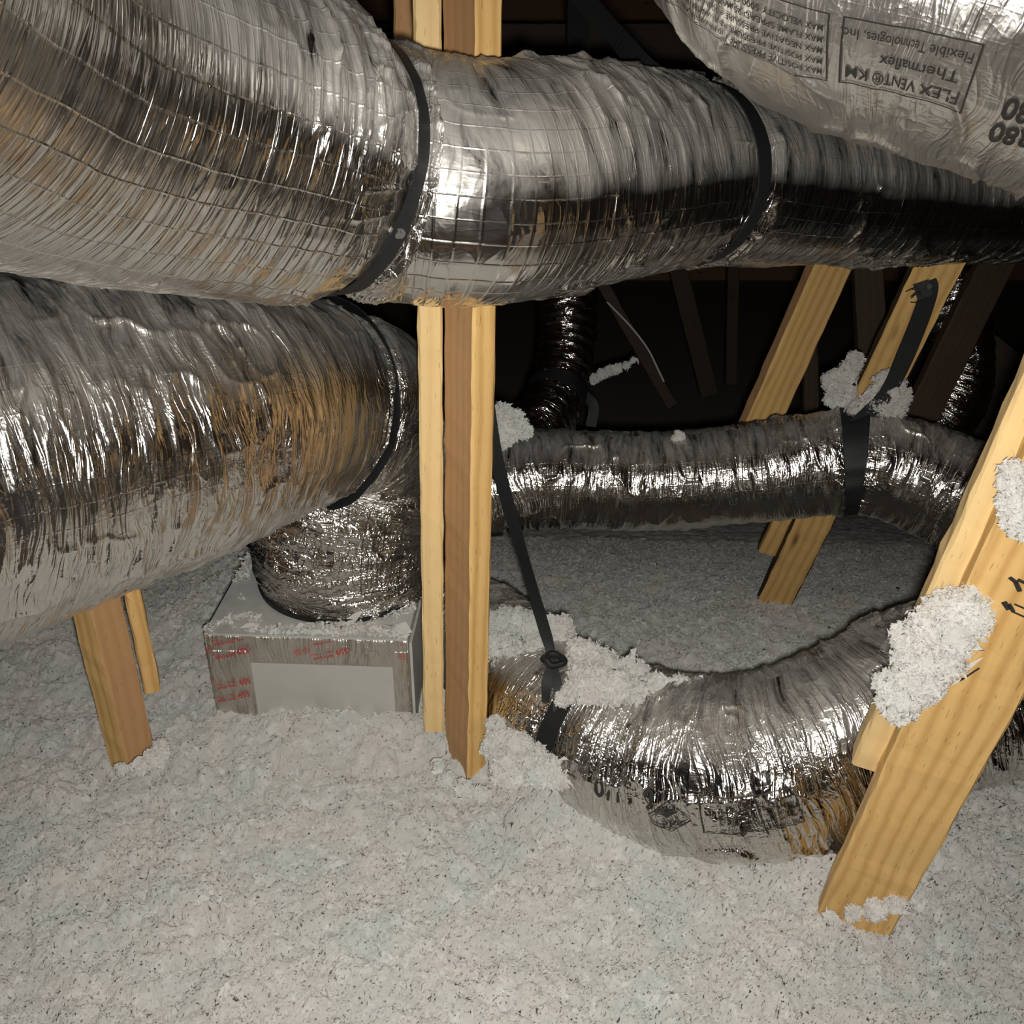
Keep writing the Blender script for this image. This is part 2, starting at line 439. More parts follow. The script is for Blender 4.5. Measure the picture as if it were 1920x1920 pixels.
def wrinkles(straps=(), amp=0.0035, lump=0.006, seed=0, pinch=0.10, fold=0.0, flat=0.0, rib=0.0012, ribp=0.038, base_cr=0.1, smooth_zones=()):
    """creased foil jacket; straps = list of (s position, half width)"""
    def fn(S, TH, X, Y, Z, R):
        w = 0.012 * vnoise3(X * 12, Y * 12, Z * 12, seed + 1)
        Xw = X + w
        obl = Xw + 0.10 * R * np.sin(TH + 0.6)
        big = lump * vnoise3(X * 5, Y * 6, Z * 6, seed + 2)
        mask = np.clip(0.5 + 0.9 * vnoise3(X * 7, Y * 9, Z * 9, seed + 3), 0.12, 1)
        r1 = ridge3(obl * 42, Y * 9, Z * 9, seed + 4, 2.5)
        r2 = ridge3(obl * 95, Y * 18, Z * 18, seed + 5, 1.6)
        r3 = ridge3(Xw * 24, Y * 13, Z * 13, seed + 6, 4)
        coil = rib * np.cos(2 * math.pi * (Xw / ribp + TH / (2 * math.pi)))
        d = big + coil + amp * mask * (1.0 * r1 + 0.45 * r2) + fold * mask * r3
        cr = base_cr + 0.35 * np.clip(mask - 0.5, 0, 1)
        for (s0, hw, pk) in straps:
            g = np.exp(-((S - s0) / hw) ** 2)
            g2 = np.exp(-((S - s0) / (hw * 1.6)) ** 2)
            puck = ridge3(TH * 4.5 + 3 * vnoise3(X * 10, Y * 10, Z * 10, seed + 8), Xw * 8, TH * 0, seed + 7, 1.5)
            d = d - pk * R * g + 0.006 * g2 * (1 - g) * puck * 2.2
            cr = cr + 0.9 * g2
        cr = np.clip(cr, 0, 1)
        for (a, b) in smooth_zones:
            k = 1 / (1 + np.exp(-(S - a) / 0.03)) * 1 / (1 + np.exp((S - b) / 0.03))
            d = d * (1 - 0.75 * k) ; cr = cr * (1 - 0.85 * k)
        if flat:
            sag = np.clip(-np.cos(TH) - 0.2, 0, 1)
            d = d - flat * sag * sag
        return d, cr
    return fn
def s_at(ctrl, px):
    """arc length at which a tube's axis is seen at column px (axis read left to right)"""
    line = catmull(ctrl)
    s = np.concatenate([[0], np.cumsum(np.linalg.norm(np.diff(line[:, :3], axis=0), axis=1))])
    x, y, d = project(line[:, :3])
    k = np.argmin(np.abs(x - px))
    return s[k]
def C(px, py, d, R):
    return np.array([*P(px, py, d), R])
def locate(t, px, py):
    x, y, d = project(t.pos)
    view = np.array([0, 0, CAM_H]) - t.pos
    ok = (t.N * view).sum(-1) > 0
    e = (x - px) ** 2 + (y - py) ** 2 + np.where(ok, 0, 1e9)
    i, j = np.unravel_index(np.argmin(e), e.shape)
    return t.sv[i], j * 2 * math.pi / t.nth
def on_tube(t, s, th, off=0.001):
    fi = np.clip(np.interp(s, t.sv, np.arange(t.n)), 0, t.n - 1.001)
    fj = (th / (2 * math.pi) * t.nth) % t.nth
    i = np.floor(fi).astype(int); j = np.floor(fj).astype(int); a = (fi - i)[..., None]; b = (fj - j)[..., None]
    j1 = (j + 1) % t.nth; i1 = np.minimum(i + 1, t.n - 1)
    def lerp(G): return (1 - a) * ((1 - b) * G[i, j % t.nth] + b * G[i, j1]) + a * ((1 - b) * G[i1, j % t.nth] + b * G[i1, j1])
    N = lerp(t.N)
    return lerp(t.pos) + N * off
def ring_strap(t, s0, width, th0, th1, off=0.003, n=160, skew=0.0, thick=0.002):
    """flat webbing lying round a tube from angle th0 to th1"""
    i = int(np.clip(np.interp(s0, t.sv, np.arange(t.n)), 3, t.n - 4))
    th = np.linspace(th0, th1, n)
    rows = []
    for k, w in enumerate((-0.5, 0.5)):
        s = s0 + w * width + skew * np.sin(th)
        rows.append(on_tube(t, s, th, off))
    a, b = rows
    # keep the webbing taut: average radius over neighbours
    def sm(r):
        q = r.copy()
        for _ in range(6): q[1:-1] = (q[:-2] + q[1:-1] * 2 + q[2:]) / 4
        return q
    a, b = sm(a), sm(b)
    mid = t.L[i, :3]
    na = (a + b) / 2 - mid; na /= np.linalg.norm(na, axis=1)[:, None]
    a = a + na * 0.0015; b = b + na * 0.0015
    return a, b, na
def ribbon_mesh(a, b, nrm, thick=0.002):
    n = len(a)
    v = np.concatenate([a, b, b + nrm * thick, a + nrm * thick])
    f = []
    for k in range(n - 1):
        for q in range(4):
            q2 = (q + 1) % 4
            f.append((q * n + k, q2 * n + k, q2 * n + k + 1, q * n + k + 1))
    f.append((0, n, 2 * n, 3 * n)); f.append((n - 1, 4 * n - 1, 3 * n - 1, 2 * n - 1))
    return v, f
def free_ribbon(pts, width, face, thick=0.002, n_per=14, twist=None, wfun=None):
    line = catmull(np.asarray(pts, float), n_per)
    T = np.gradient(line, axis=0); T /= np.linalg.norm(T, axis=1)[:, None]
    face = np.asarray(face, float)
    W = np.cross(T, face); W /= np.linalg.norm(W, axis=1)[:, None]
    Nn = np.cross(W, T)
    if twist is not None:
        ang = np.interp(np.linspace(0, 1, len(line)), np.linspace(0, 1, len(twist)), twist)[:, None]
        W, Nn = W * np.cos(ang) + Nn * np.sin(ang), Nn * np.cos(ang) - W * np.sin(ang)
    wd = np.full(len(line), width) if wfun is None else np.interp(np.linspace(0, 1, len(line)), np.linspace(0, 1, len(wfun)), wfun)
    return ribbon_mesh(line - W * wd[:, None] / 2, line + W * wd[:, None] / 2, Nn, thick)
def join(*parts):
    V, F, o = [], [], 0
    for v, f in parts:
        V.append(np.asarray(v)); F += [tuple(i + o for i in ff) for ff in f]; o += len(v)
    return np.concatenate(V), F
def round_bar(pts, r, nseg=10, n_per=10, cap=True):
    line = catmull(np.asarray(pts, float), n_per)
    T = np.gradient(line, axis=0); T /= np.linalg.norm(T, axis=1)[:, None] + 1e-9
    u = np.array([0.3, 0.2, 1.0]); V = []
    for i in range(len(line)):
        u = u - T[i] * u.dot(T[i]); u /= np.linalg.norm(u); w = np.cross(T[i], u)
        for k in range(nseg):
            a = 2 * math.pi * k / nseg
            V.append(line[i] + r * (math.cos(a) * u + math.sin(a) * w))
    F = [(i * nseg + k, i * nseg + (k + 1) % nseg, (i + 1) * nseg + (k + 1) % nseg, (i + 1) * nseg + k) for i in range(len(line) - 1) for k in range(nseg)]
    if cap:
        F.append(tuple(range(nseg))[::-1]); F.append(tuple(range((len(line) - 1) * nseg, len(line) * nseg)))
    return np.array(V), F

# ------------------------------------------------------------------ lumber
def board(name, p0, p1, face_dir, w=0.089, t=0.038, mat=None, parent=None, mats=None, cut0=0.0, cut1=0.0, wav=0.0006, side_mats=None):
    """board from p0 to p1; its wide face looks along face_dir"""
    p0 = np.asarray(p0, float); p1 = np.asarray(p1, float)
    A = p1 - p0; Ln = np.linalg.norm(A); A /= Ln
    Fd = np.asarray(face_dir, float); Fd = Fd - A * Fd.dot(A); Fd /= np.linalg.norm(Fd)
    Wd = np.cross(A, Fd)
    n = max(2, int(Ln / 0.03)); c = 0.0035
    prof = [(-w/2 + c, -t/2), (w/2 - c, -t/2), (w/2, -t/2 + c), (w/2, t/2 - c), (w/2 - c, t/2), (-w/2 + c, t/2), (-w/2, t/2 - c), (-w/2, -t/2 + c)]
    V = []
    for i in range(n + 1):
        for k, (a, b) in enumerate(prof):
            x = Ln * i / n
            if i == 0: x += cut0 * a
            if i == n: x += cut1 * a
            jit = RNG.normal(0, wav, 2)
            V.append(p0 + A * x + Wd * (a + jit[0]) + Fd * (b + jit[1]))
    F, UV, FM = [], [], []
    per = np.concatenate([[0], np.cumsum([math.dist(prof[k], prof[(k + 1) % 8]) for k in range(8)])])
    for i in range(n):
        for k in range(8):
            F.append((i * 8 + k, i * 8 + (k + 1) % 8, (i + 1) * 8 + (k + 1) % 8, (i + 1) * 8 + k))
            o = (k // 2) * 0.31
            UV += [(Ln * i / n, per[k] + o), (Ln * i / n, per[k + 1] + o), (Ln * (i + 1) / n, per[k + 1] + o), (Ln * (i + 1) / n, per[k] + o)]
            # side 0: back wide, 2: +w edge, 4: front wide, 6: -w edge
            FM.append({0: 0, 1: 0, 2: 1, 3: 1, 4: 2, 5: 2, 6: 3, 7: 3}[k] if side_mats else 0)
    F.append(tuple(range(8))[::-1]); F.append(tuple(range(n * 8, n * 8 + 8)))
    UV += [(prof[k][0] * 0.2, prof[k][1] * 4) for k in range(8)][::-1] + [(prof[k][0] * 0.2, prof[k][1] * 4) for k in range(8)]
    FM += [0, 0]
    return mesh_obj(name, V, F, mat, parent, uv=UV, mats=side_mats, face_mat=FM if side_mats else None)

# ------------------------------------------------------------------ insulation surface
def H_macro(x, y):
    h = 0.015 * fbm2(x * 2.2, y * 2.2, 31, 3)
    # lower ground behind the low duct
    line = 1.70 - 0.10 * x
    side = 1 / (1 + np.exp(-(x + 0.12 - 2.0 * np.clip(y - 2.2, 0, 1) * -1) / 0.05))
    back = np.clip(y - line, 0, None)
    h = h - (0.07 / (1 + np.exp(-(y - line) / 0.05)) + 0.27 * back) * side - 0.22 * np.clip(y - 1.5, 0, 2) / (1 + np.exp((x + 0.72) / 0.06))
    h = h - 0.15 * 0.25 * np.log1p(np.exp(np.clip((y - 2.5) / 0.25, -30, 18)))
    def bump(cx, cy, sx, sy, a, ang=0):
        ca, sa = math.cos(ang), math.sin(ang)
        dx, dy = x - cx, y - cy
        u, v = dx * ca + dy * sa, -dx * sa + dy * ca
        return a * np.exp(-(u / sx) ** 2 - (v / sy) ** 2)
    h = h + bump(0.13, 1.55, 0.20, 0.060, 0.15, -0.30)      # pile against the low duct
    h = h + bump(-0.02, 1.66, 0.10, 0.08, 0.12)
    h = h + bump(-0.045, 1.33, 0.07, 0.05, -0.02)
    h = h + bump(-0.34, 1.49, 0.20, 0.05, 0.035)
    h = h + bump(0.02, 1.40, 0.05, 0.12, 0.075, 0.5)
    h = h + bump(0.15, 1.27, 0.10, 0.05, 0.05, -0.45)
    h = h + bump(0.48, 1.17, 0.10, 0.07, 0.03)
    h = h + bump(-0.95, 1.9, 0.35, 0.25, 0.04)
    h = h + bump(0.45, 1.44, 0.30, 0.08, -0.05)
    return h
def H_full(x, y):
    h = H_macro(x, y)
    ka = 1 / (1 + np.exp((y - 3.1) / 0.4)) * 0.6 + 0.4
    wx = x + 0.012 * vnoise2(x * 22, y * 22, 91); wy = y + 0.012 * vnoise2(x * 22, y * 22, 92)
    d, v = worley2(wx * 11, wy * 11, 41)
    h = h + ka * 0.032 * (0.25 + 0.75 * v) * np.clip(1 - d * 1.05, 0, 1) ** 0.8
    d, v = worley2(wx * 27, wy * 27, 42)
    h = h + ka * 0.010 * (0.2 + 0.8 * v) * np.clip(1 - d, 0, 1)
    d, v = worley2(wx * 19 + 5, wy * 19, 47)
    h = h + ka * np.where(v > 0.45, 0.020 * (v - 0.3) * np.sqrt(np.clip(1 - (d * 2.1) ** 2, 0, 1)), 0)
    d, v = worley2(wx * 48 + 9, wy * 48, 48)
    h = h + ka * np.where(v > 0.6, 0.010 * (v - 0.3) * np.sqrt(np.clip(1 - (d * 2.2) ** 2, 0, 1)), 0)
    wx = wx + 0.003 * vnoise2(x * 90, y * 90, 93); wy = wy + 0.003 * vnoise2(x * 90, y * 90, 94)
    d, v = worley2(wx * 70, wy * 70, 43)
    h = h + ka * 0.0035 * (0.1 + 0.9 * v) * np.clip(1 - d, 0, 1)
    d, v = worley2(wx * 170, wy * 170, 44)
    h = h + ka * 0.002 * v * np.clip(1 - d, 0, 1)
    h = h + 0.004 * fbm2(x * 50, y * 50, 45, 3)
    return h - 0.02

def flake_cloud(centers, normals, size, rng, spread=0.9):
    """small ragged tufts: each a bent strip of four triangles"""
    n = len(centers)
    sz = size * rng.lognormal(0, 0.5, n) * np.where(rng.random(n) < .03, 1.6, 1.0)
    nv = rng.normal(0, 1, (n, 3)) * spread + normals; nv /= np.linalg.norm(nv, axis=1)[:, None]
    a = rng.normal(0, 1, (n, 3)); a -= nv * (a * nv).sum(1)[:, None]; a /= np.linalg.norm(a, axis=1)[:, None]
    b = np.cross(nv, a)
    V = np.zeros((n, 6, 3))
    tpl = [(-1, -.25, 0), (-.35, .45, .35), (-.2, -.5, .25), (.35, .4, .45), (.45, -.35, .2), (1.0, .15, -.1)]
    for k, (x, y, z) in enumerate(tpl):
        jx = x + rng.normal(0, .22, n); jy = (y + rng.normal(0, .18, n)) * .45; jz = z + rng.normal(0, .25, n)
        V[:, k] = centers + sz[:, None] * (a * jx[:, None] + b * jy[:, None] + nv * jz[:, None])
    base = (np.arange(n) * 6)[:, None, None]
    F = np.array([(0, 2, 1), (1, 2, 3), (2, 4, 3), (3, 4, 5)])[None] + base
    return V.reshape(-1, 3), F.reshape(-1, 3)

def insulation_floor():
    nu, nv = 1150, 1000
    v = np.linspace(0, 1, nv)
    Y = 0.60 + 2.1 * v + 8.5 * v ** 6
    u = np.linspace(-1, 1, nu)
    Xw = np.minimum(0.40 + 0.62 * Y + 0.9 * v ** 3, 5.3)
    X = u[None, :] * Xw[:, None]
    YY = np.repeat(Y[:, None], nu, 1)
    jx = RNG.normal(0, 0.0008, X.shape); jy = RNG.normal(0, 0.0008, X.shape)
    X = X + jx; YY = YY + jy
    Z = H_full(X, YY)
    V = np.stack([X, YY, Z], -1).reshape(-1, 3)
    i = np.arange(nv - 1)[:, None]; j = np.arange(nu - 1)[None, :]
    a = i * nu + j
    q = np.stack([a, a + 1, a + nu + 1, a + nu], -1).reshape(-1, 4)
    tri = np.concatenate([q[:, [0, 1, 2]], q[:, [0, 2, 3]]])
    # tufts
    n = 230000
    yy = 0.66 + 2.74 * RNG.random(n) ** 1.15
    xx = (RNG.random(n) * 2 - 1) * (0.25 + 0.56 * yy)
    zz = H_full(xx, yy)
    nr = np.tile(np.array([[0, -0.25, 1.0]]), (n, 1))
    fv, ff = flake_cloud(np.stack([xx, yy, zz + 0.0006], 1), nr, 0.0026 * (1 + 0.5 * (yy > 1.8)), RNG, 0.5)
    V = np.concatenate([V, fv]); F = np.concatenate([tri, ff + nu * nv])
    o = mesh_obj('loose_fill_insulation', V, F, M_FLUFF, smooth=False)
    tag(o, 'white fluffy loose-fill insulation blanketing the attic floor', 'insulation', kind='stuff')
    return o
insulation_floor()

def clump(name, blobs, label, cat='insulation clump', flake=0.0023, dens=12000, group=None, floor=None):
    """ragged lump of fill built of noisy blobs (x, y, z, r)"""
    blobs = np.array(blobs, float)
    base = blobs[:, :3].mean(0)
    r0 = np.random.default_rng(int(abs(base[0]) * 1e5) % 9999)
    ex = []
    for b_ in blobs:
        for _ in range(4):
            dv = r0.normal(0, 1, 3); dv /= np.linalg.norm(dv); dv[1] *= .5
            ex.append([*(b_[:3] + dv * b_[3] * .95), b_[3] * r0.uniform(.28, .5)])
    blobs = np.vstack([blobs * np.array([1, 1, 1, .86]), ex])
    Vs, Fs, o = [], [], 0
    rng = np.random.default_rng(int(abs(base.sum()) * 1e5) % 99999)
    n1, n2 = 30, 20
    for bx, by, bz, br in blobs:
        th = np.linspace(0, 2 * math.pi, n1, endpoint=False); ph = np.linspace(0.02, math.pi - 0.02, n2)
        PH, TH = np.meshgrid(ph, th, indexing='ij')
        d = np.stack([np.sin(PH) * np.cos(TH), np.sin(PH) * np.sin(TH), np.cos(PH)], -1)
        q = d * br + np.array([bx, by, bz])
        rr = 0.80 + 0.34 * vnoise3(q[..., 0] * 45, q[..., 1] * 45, q[..., 2] * 45, 3) + 0.26 * vnoise3(q[..., 0] * 110, q[..., 1] * 110, q[..., 2] * 110, 4) + 0.12 * rng.random(PH.shape)
        v = (np.array([bx, by, bz]) + d * (br * rr)[..., None]).reshape(-1, 3)
        i = np.arange(n2 - 1)[:, None]; j = np.arange(n1)[None, :]
        a = i * n1 + j; b = i * n1 + (j + 1) % n1; c = (i + 1) * n1 + (j + 1) % n1; e = (i + 1) * n1 + j
        f = np.concatenate([np.stack([a, b, c], -1).reshape(-1, 3), np.stack([a, c, e], -1).reshape(-1, 3)])
        Vs.append(v); Fs.append(f + o); o += len(v)
        m = int(dens * (br / 0.03) ** 2 * 0.5) + 60
        dd = rng.normal(0, 1, (m, 3)); dd /= np.linalg.norm(dd, axis=1)[:, None]
        cc = np.array([bx, by, bz]) + dd * br * (0.85 + 0.30 * vnoise3(dd[:, 0] * 3 + bx * 50, dd[:, 1] * 3 + by * 50, dd[:, 2] * 3, 9)[:, None] + 0.40 * rng.random(m)[:, None] ** 2)
        fv, ff = flake_cloud(cc, dd * 0.8, flake, rng, 1.0)
        Vs.append(fv); Fs.append(ff + o); o += len(fv)
    ob = mesh_obj(name, np.concatenate(Vs), np.concatenate(Fs), M_FLUFF)
    tag(ob, label, cat, group)
    return ob

# ------------------------------------------------------------------ attic shell
def quad_obj(name, pts, mat, kind='structure'):
    pts = [np.asarray(p, float) for p in pts]
    nrm = np.cross(pts[1] - pts[0], pts[3] - pts[0]); nrm /= np.linalg.norm(nrm)
    V = pts + [p + nrm * 0.02 for p in pts]
    F = [(0, 1, 2, 3), (7, 6, 5, 4), (0, 4, 5, 1), (1, 5, 6, 2), (2, 6, 7, 3), (3, 7, 4, 0)]
    lu = np.linalg.norm(pts[1] - pts[0]); lv = np.linalg.norm(pts[3] - pts[0])
    uv = [(0, 0), (lu, 0), (lu, lv), (0, lv)] * 2 + [(0, 0), (0, .02), (lu, .02), (lu, 0)] * 4
    o = mesh_obj(name, V, F, mat, uv=uv)
    o['kind'] = kind
    return o
quad_obj('floor', [(-7, -4, -1.9), (7, -4, -1.9), (7, 12, -1.9), (-7, 12, -1.9)], plain('ceiling_board', (0.3, 0.28, 0.25), 0.9))
CEIL_L = quad_obj('ceiling', [(-7, -4, 0.9 + 0.1), (-7, 12, 1.0), (0.6, 12, 4.4), (0.6, -4, 4.4)], M_DECK)
CEIL_R = quad_obj('ceiling', [(7.6, 12, 1.0), (7.6, -4, 1.0), (0.6, -4, 4.4), (0.6, 12, 4.4)], M_DECK)
quad_obj('wall_back', [(-7, 11.5, -1.9), (7.6, 11.5, -1.9), (7.6, 11.5, 4.4), (-7, 11.5, 4.4)], M_DECK)
quad_obj('wall_front', [(7.6, -3.5, -1.9), (-7, -3.5, -1.9), (-7, -3.5, 4.4), (7.6, -3.5, 4.4)], M_DECK)
quad_obj('wall_left', [(-5.5, -3.5, -1.9), (-5.5, 11.5, -1.9), (-5.5, 11.5, 1.9), (-5.5, -3.5, 1.9)], M_DECK)
quad_obj('wall_right', [(6.5, 11.5, -1.9), (6.5, -3.5, -1.9), (6.5, -3.5, 1.9), (6.5, 11.5, 1.9)], M_DECK)

# ------------------------------------------------------------------ DUCTS
# A: the long upper duct
A_c = [C(-640, -240, 0.52, .165), C(-320, -60, 0.66, .165), C(0, 108, 0.825, .167), C(330, 218, 0.985, .165), C(580, 292, 1.10, .158), C(735, 335, 1.17, .141),
       C(880, 355, 1.19, .137), C(1080, 340, 1.30, .134), C(1300, 328, 1.46, .126), C(1480, 352, 1.62, .122), C(1700, 372, 1.83, .116), C(1920, 385, 2.05, .108), C(2200, 380, 2.35, .11)]
A_s1, A_s2 = s_at(A_c, 650), s_at(A_c, 1300)
A_t = build_tube(A_c, 0.0022, 420, wrinkles([(A_s1, .035, .13), (A_s2, .028, .10)], amp=.0048, lump=.006, seed=100, fold=.006, rib=.0007, base_cr=.05, smooth_zones=[(-1, A_s1 - .30)]))
A_o = tube_obj('flexible_duct', A_t, F_A, dust=(0.06, 0.36), dust_amt=0.62, seed=1)
tag(A_o, 'long foil-jacketed flexible duct crossing the upper picture in front of the wooden post', 'duct')

# B: the big duct at left, turning down into the boot
B_c = [C(-560, 925, 1.12, .235), C(-280, 900, 1.22, .232), C(0, 856, 1.34, .232), C(260, 806, 1.48, .214), C(470, 768, 1.65, .194), C(610, 758, 1.80, .172), np.array([-.272, 1.74, .525, .168]),
       np.array([-.285, 1.765, .43, .170]), np.array([-.318, 1.74, .335, .176]), np.array([-.325, 1.73, .27, .174]), np.array([-.325, 1.73, .188, .168])]
B_s1 = s_at(B_c, 596)
B_t = build_tube(B_c, 0.0024, 430, wrinkles([(B_s1 + .012, .03, .10)], amp=.0038, lump=.006, seed=200, fold=.006, base_cr=.08, rib=.0009))
lenB = B_t.sv[-1]
k = np.clip((B_t.sv - (lenB - 0.34)) / 0.1, 0, 1)[:, None]
B_t.cr = np.clip(B_t.cr + 0.8 * k, 0, 1)
B_o = tube_obj('flexible_duct', B_t, F_B, dust=(0.35, 0.9), dust_amt=0.42, seed=2)
tag(B_o, 'wide silver flexible duct at left that bends down onto the ceiling boot', 'duct')

# C: duct at top right with the print
C_c = [C(1600, -900, 1.35, .17), C(1490, -520, 1.18, .17), C(1480, -235, 1.05, .17), C(1610, -120, .99, .17), C(1830, -60, .95, .17), C(2060, 5, .93, .17), C(2380, 100, .90, .17), C(2700, 200, .88, .17)]
C_t = build_tube(C_c, 0.0022, 400, wrinkles([], amp=.0036, lump=.006, seed=300, fold=.009, base_cr=.10, rib=.0006), up0=(0, 0.4, 1))
C_o = tube_obj('flexible_duct', C_t, F_C, dust=(0.8, 1.2), dust_amt=.5, seed=3)
tag(C_o, 'foil flexible duct at top right with black upside-down printing on it', 'duct')

# D: low duct half sunk in the fill
D_c = [C(720, 1130, 2.35, .125), C(870, 1180, 2.10, .118), C(975, 1262, 1.93, .122), C(1075, 1345, 1.80, .128), C(1210, 1412, 1.71, .138), C(1390, 1440, 1.63, .143), C(1580, 1388, 1.60, .146), C(1740, 1312, 1.60, .146), C(1900, 1265, 1.58, .146), C(2200, 1200, 1.55, .146)]
D_s1 = s_at(D_c, 1112)
D_t = build_tube(D_c, 0.0020, 360, wrinkles([(D_s1, .03, .10)], amp=.0062, lump=.005, seed=400, fold=.006, base_cr=.18, rib=.001))
D_o = tube_obj('flexible_duct', D_t, F_D, dust=(0.55, 0.8), dust_amt=.35, seed=4)
tag(D_o, 'crinkled flexible duct lying low on the insulation, lower right, printed along its side', 'duct')

# E: middle duct behind
E_c = [C(640, 980, 2.2, .1), C(860, 925, 2.18, .102), C(1000, 900, 2.17, .104), C(1200, 903, 2.17, .105), C(1400, 888, 2.15, .105), C(1560, 868, 2.12, .106), C(1630, 868, 2.10, .106), C(1740, 900, 2.08, .11), C(1860, 960, 2.04, .116), C(2040, 1050, 1.99, .12), C(2300, 1180, 1.9, .12)]
E_s1 = s_at(E_c, 1598)
E_t = build_tube(E_c, 0.0024, 320, wrinkles([(E_s1, .02, .12)], amp=.003, lump=.004, seed=500, fold=.006, base_cr=.12, rib=.001))
E_o = tube_obj('flexible_duct', E_t, F_E, dust=(0.62, 0.9), dust_amt=.4, seed=5)
tag(E_o, 'middle-distance flexible duct hung just above the fill in front of the two leaning braces', 'duct')

# G: upright duct far behind the post
G_c = [C(960, 860, 2.75, .1), C(1010, 800, 2.85, .085), C(1045, 735, 2.95, .082), C(1062, 640, 3.02, .086), C(1066, 540, 3.05, .086), C(1066, 320, 3.1, .09)]
G_t = build_tube(G_c, 0.004, 150, wrinkles([(0.30, .02, .1)], amp=.008, lump=.004, seed=600, fold=.004, base_cr=.2, rib=.002), up0=(0, 1, 0))
G_o = tube_obj('flexible_duct', G_t, F_BG, dust=(2, 3), dust_amt=0)
tag(G_o, 'dim upright flexible duct in the dark just right of the wooden post', 'duct')

# H: far right duct glinting in the dark
H_c = [C(1700, 850, 3.6, .11), C(1770, 780, 3.6, .11), C(1800, 700, 3.6, .11), C(1790, 560, 3.6, .11), C(1760, 400, 3.7, .11)]
H_t = build_tube(H_c, 0.005, 120, wrinkles([], amp=.008, lump=.006, seed=700, fold=.006, base_cr=.5, rib=.002), up0=(0, 1, 0))
H_o = tube_obj('flexible_duct', H_t, F_BG, dust=(2, 3), dust_amt=0)
tag(H_o, 'barely lit flexible duct far behind the right-hand braces, only glints showing', 'duct')

# ------------------------------------------------------------------ straps
def strap_obj(parts, label, hanger=True):
    v, f = join(*parts)
    o = mesh_obj('hanging_strap', v, f, M_STRAP, smooth=False)
    tag(o, label, 'strap')
    return o
def ring_part(t, s0, w, th0=0, th1=2 * math.pi, skew=0, off=.002):
    a, b, n = ring_strap(t, s0, w, th0, th1, off=off, skew=skew)
    return ribbon_mesh(a, b, n, 0.002)
def tube_pt(t, s, th, off=0.004):
    return on_tube(t, np.array([s]), np.array([th]), off)[0]
def tail_up(t, s0, ths, top, w, wfun=None):
    return [free_ribbon([tube_pt(t, s0, th, .003), tube_pt(t, s0, th, .003) * .5 + np.array(top) * .5, np.array(top)], w, (0, -1, 0.3), wfun=wfun) for th in ths]
topA1 = P(640, -420, 1.3)
strap_obj([ring_part(A_t, A_s1, .028)] + tail_up(A_t, A_s1, (5.6,), topA1, .034), 'black strap slung round the near end of the upper duct, left of the post')
topA2 = P(1010, -90, 1.62)
strap_obj([ring_part(A_t, A_s2, .030)] + [free_ribbon([tube_pt(A_t, A_s2, 0.35, .003), P(1240, 150, 1.42), P(1150, 60, 1.50), P(1060, -40, 1.58), topA2], .032, (0, -1, .4), twist=[0, .2, .9, .3, 0])], 'black strap round the upper duct right of the post, its tail running up left')
topB = P(600, 300, 1.75)
strap_obj([ring_part(B_t, B_s1, .036, off=.015)] + tail_up(B_t, B_s1, (5.9,), topB, .03), 'black strap round the wide left duct just before its downward bend')
dtop = tube_pt(D_t, D_s1, 0.2, .003)
knot = P(1036, 1232, 1.70)
e1 = on_tube(D_t, *[np.array([q]) for q in locate(D_t, 1024, 1318)], .004)[0]; e2_ = on_tube(D_t, *[np.array([q]) for q in locate(D_t, 1050, 1335)], .004)[0]
s4 = [ring_part(D_t, D_s1, .032, off=.004), free_ribbon([P(905, 700, 1.78), P(930, 860, 1.76), P(985, 1060, 1.73), P(1025, 1195, 1.71), knot], .027, (0, -1, .2), wfun=[.027, .026, .024, .02, .012], twist=[0.3, .5, .9, .5, 0]),
      free_ribbon([knot, (knot + e1) / 2 + np.array([-.004, -.01, 0]), e1], .014, (0, -1, .2), wfun=[.008, .018, .012]),
      free_ribbon([knot, (knot + e2_) / 2 + np.array([.004, -.01, 0]), e2_], .014, (0, -1, .2), wfun=[.008, .016, .018]),
      round_bar([P(1018, 1238, 1.70), P(1036, 1226, 1.685), P(1058, 1240, 1.695), P(1034, 1248, 1.69), P(1020, 1228, 1.695)], .006)]
strap_obj(s4, 'long black strap coming down from behind the post, knotted round the low duct')
s5 = [ring_part(E_t, E_s1, .042), free_ribbon([tube_pt(E_t, E_s1, .3, .003), P(1660, 740, 2.03), P(1700, 660, 1.99), P(1742, 540, 1.93), P(1738, 528, 1.93)], .034, (0, -1, .2), wfun=[.034, .03, .036, .034, .034])]
for k_ in range(6):
    a = P(1722 + k_ * 2, 536 + k_ * 5, 1.925)
    s5.append(round_bar([a, a + np.array([-.008 - .006 * random.random(), -.002, .006 * random.uniform(-1, 1)]), a + np.array([-.018 - .008 * random.random(), -.004, .012 * random.uniform(-1, 1)])], .0007, 4))
s5.append(free_ribbon([P(1716, 548, 1.935), P(1745, 538, 1.925)], .03, (0, -1, .2)))
strap_obj(s5, 'black strap with frayed end nailed to the leaning brace, carrying the middle duct')
strap_obj([ring_part(G_t, 0.30, .05)] + [free_ribbon([P(1095, 740, 2.93), P(1112, 760, 2.92), P(1108, 800, 2.92)], .03, (0, -1, .2))], 'black strap round the dim upright duct behind the post')
strap_obj([free_ribbon([P(1085, -40, 2.5), P(1085, 60, 2.5), P(1086, 180, 2.5), P(1086, 300, 2.5)], .055, (0, -1, .2))], 'wide dark strap hanging straight down in the dark above the upper duct')
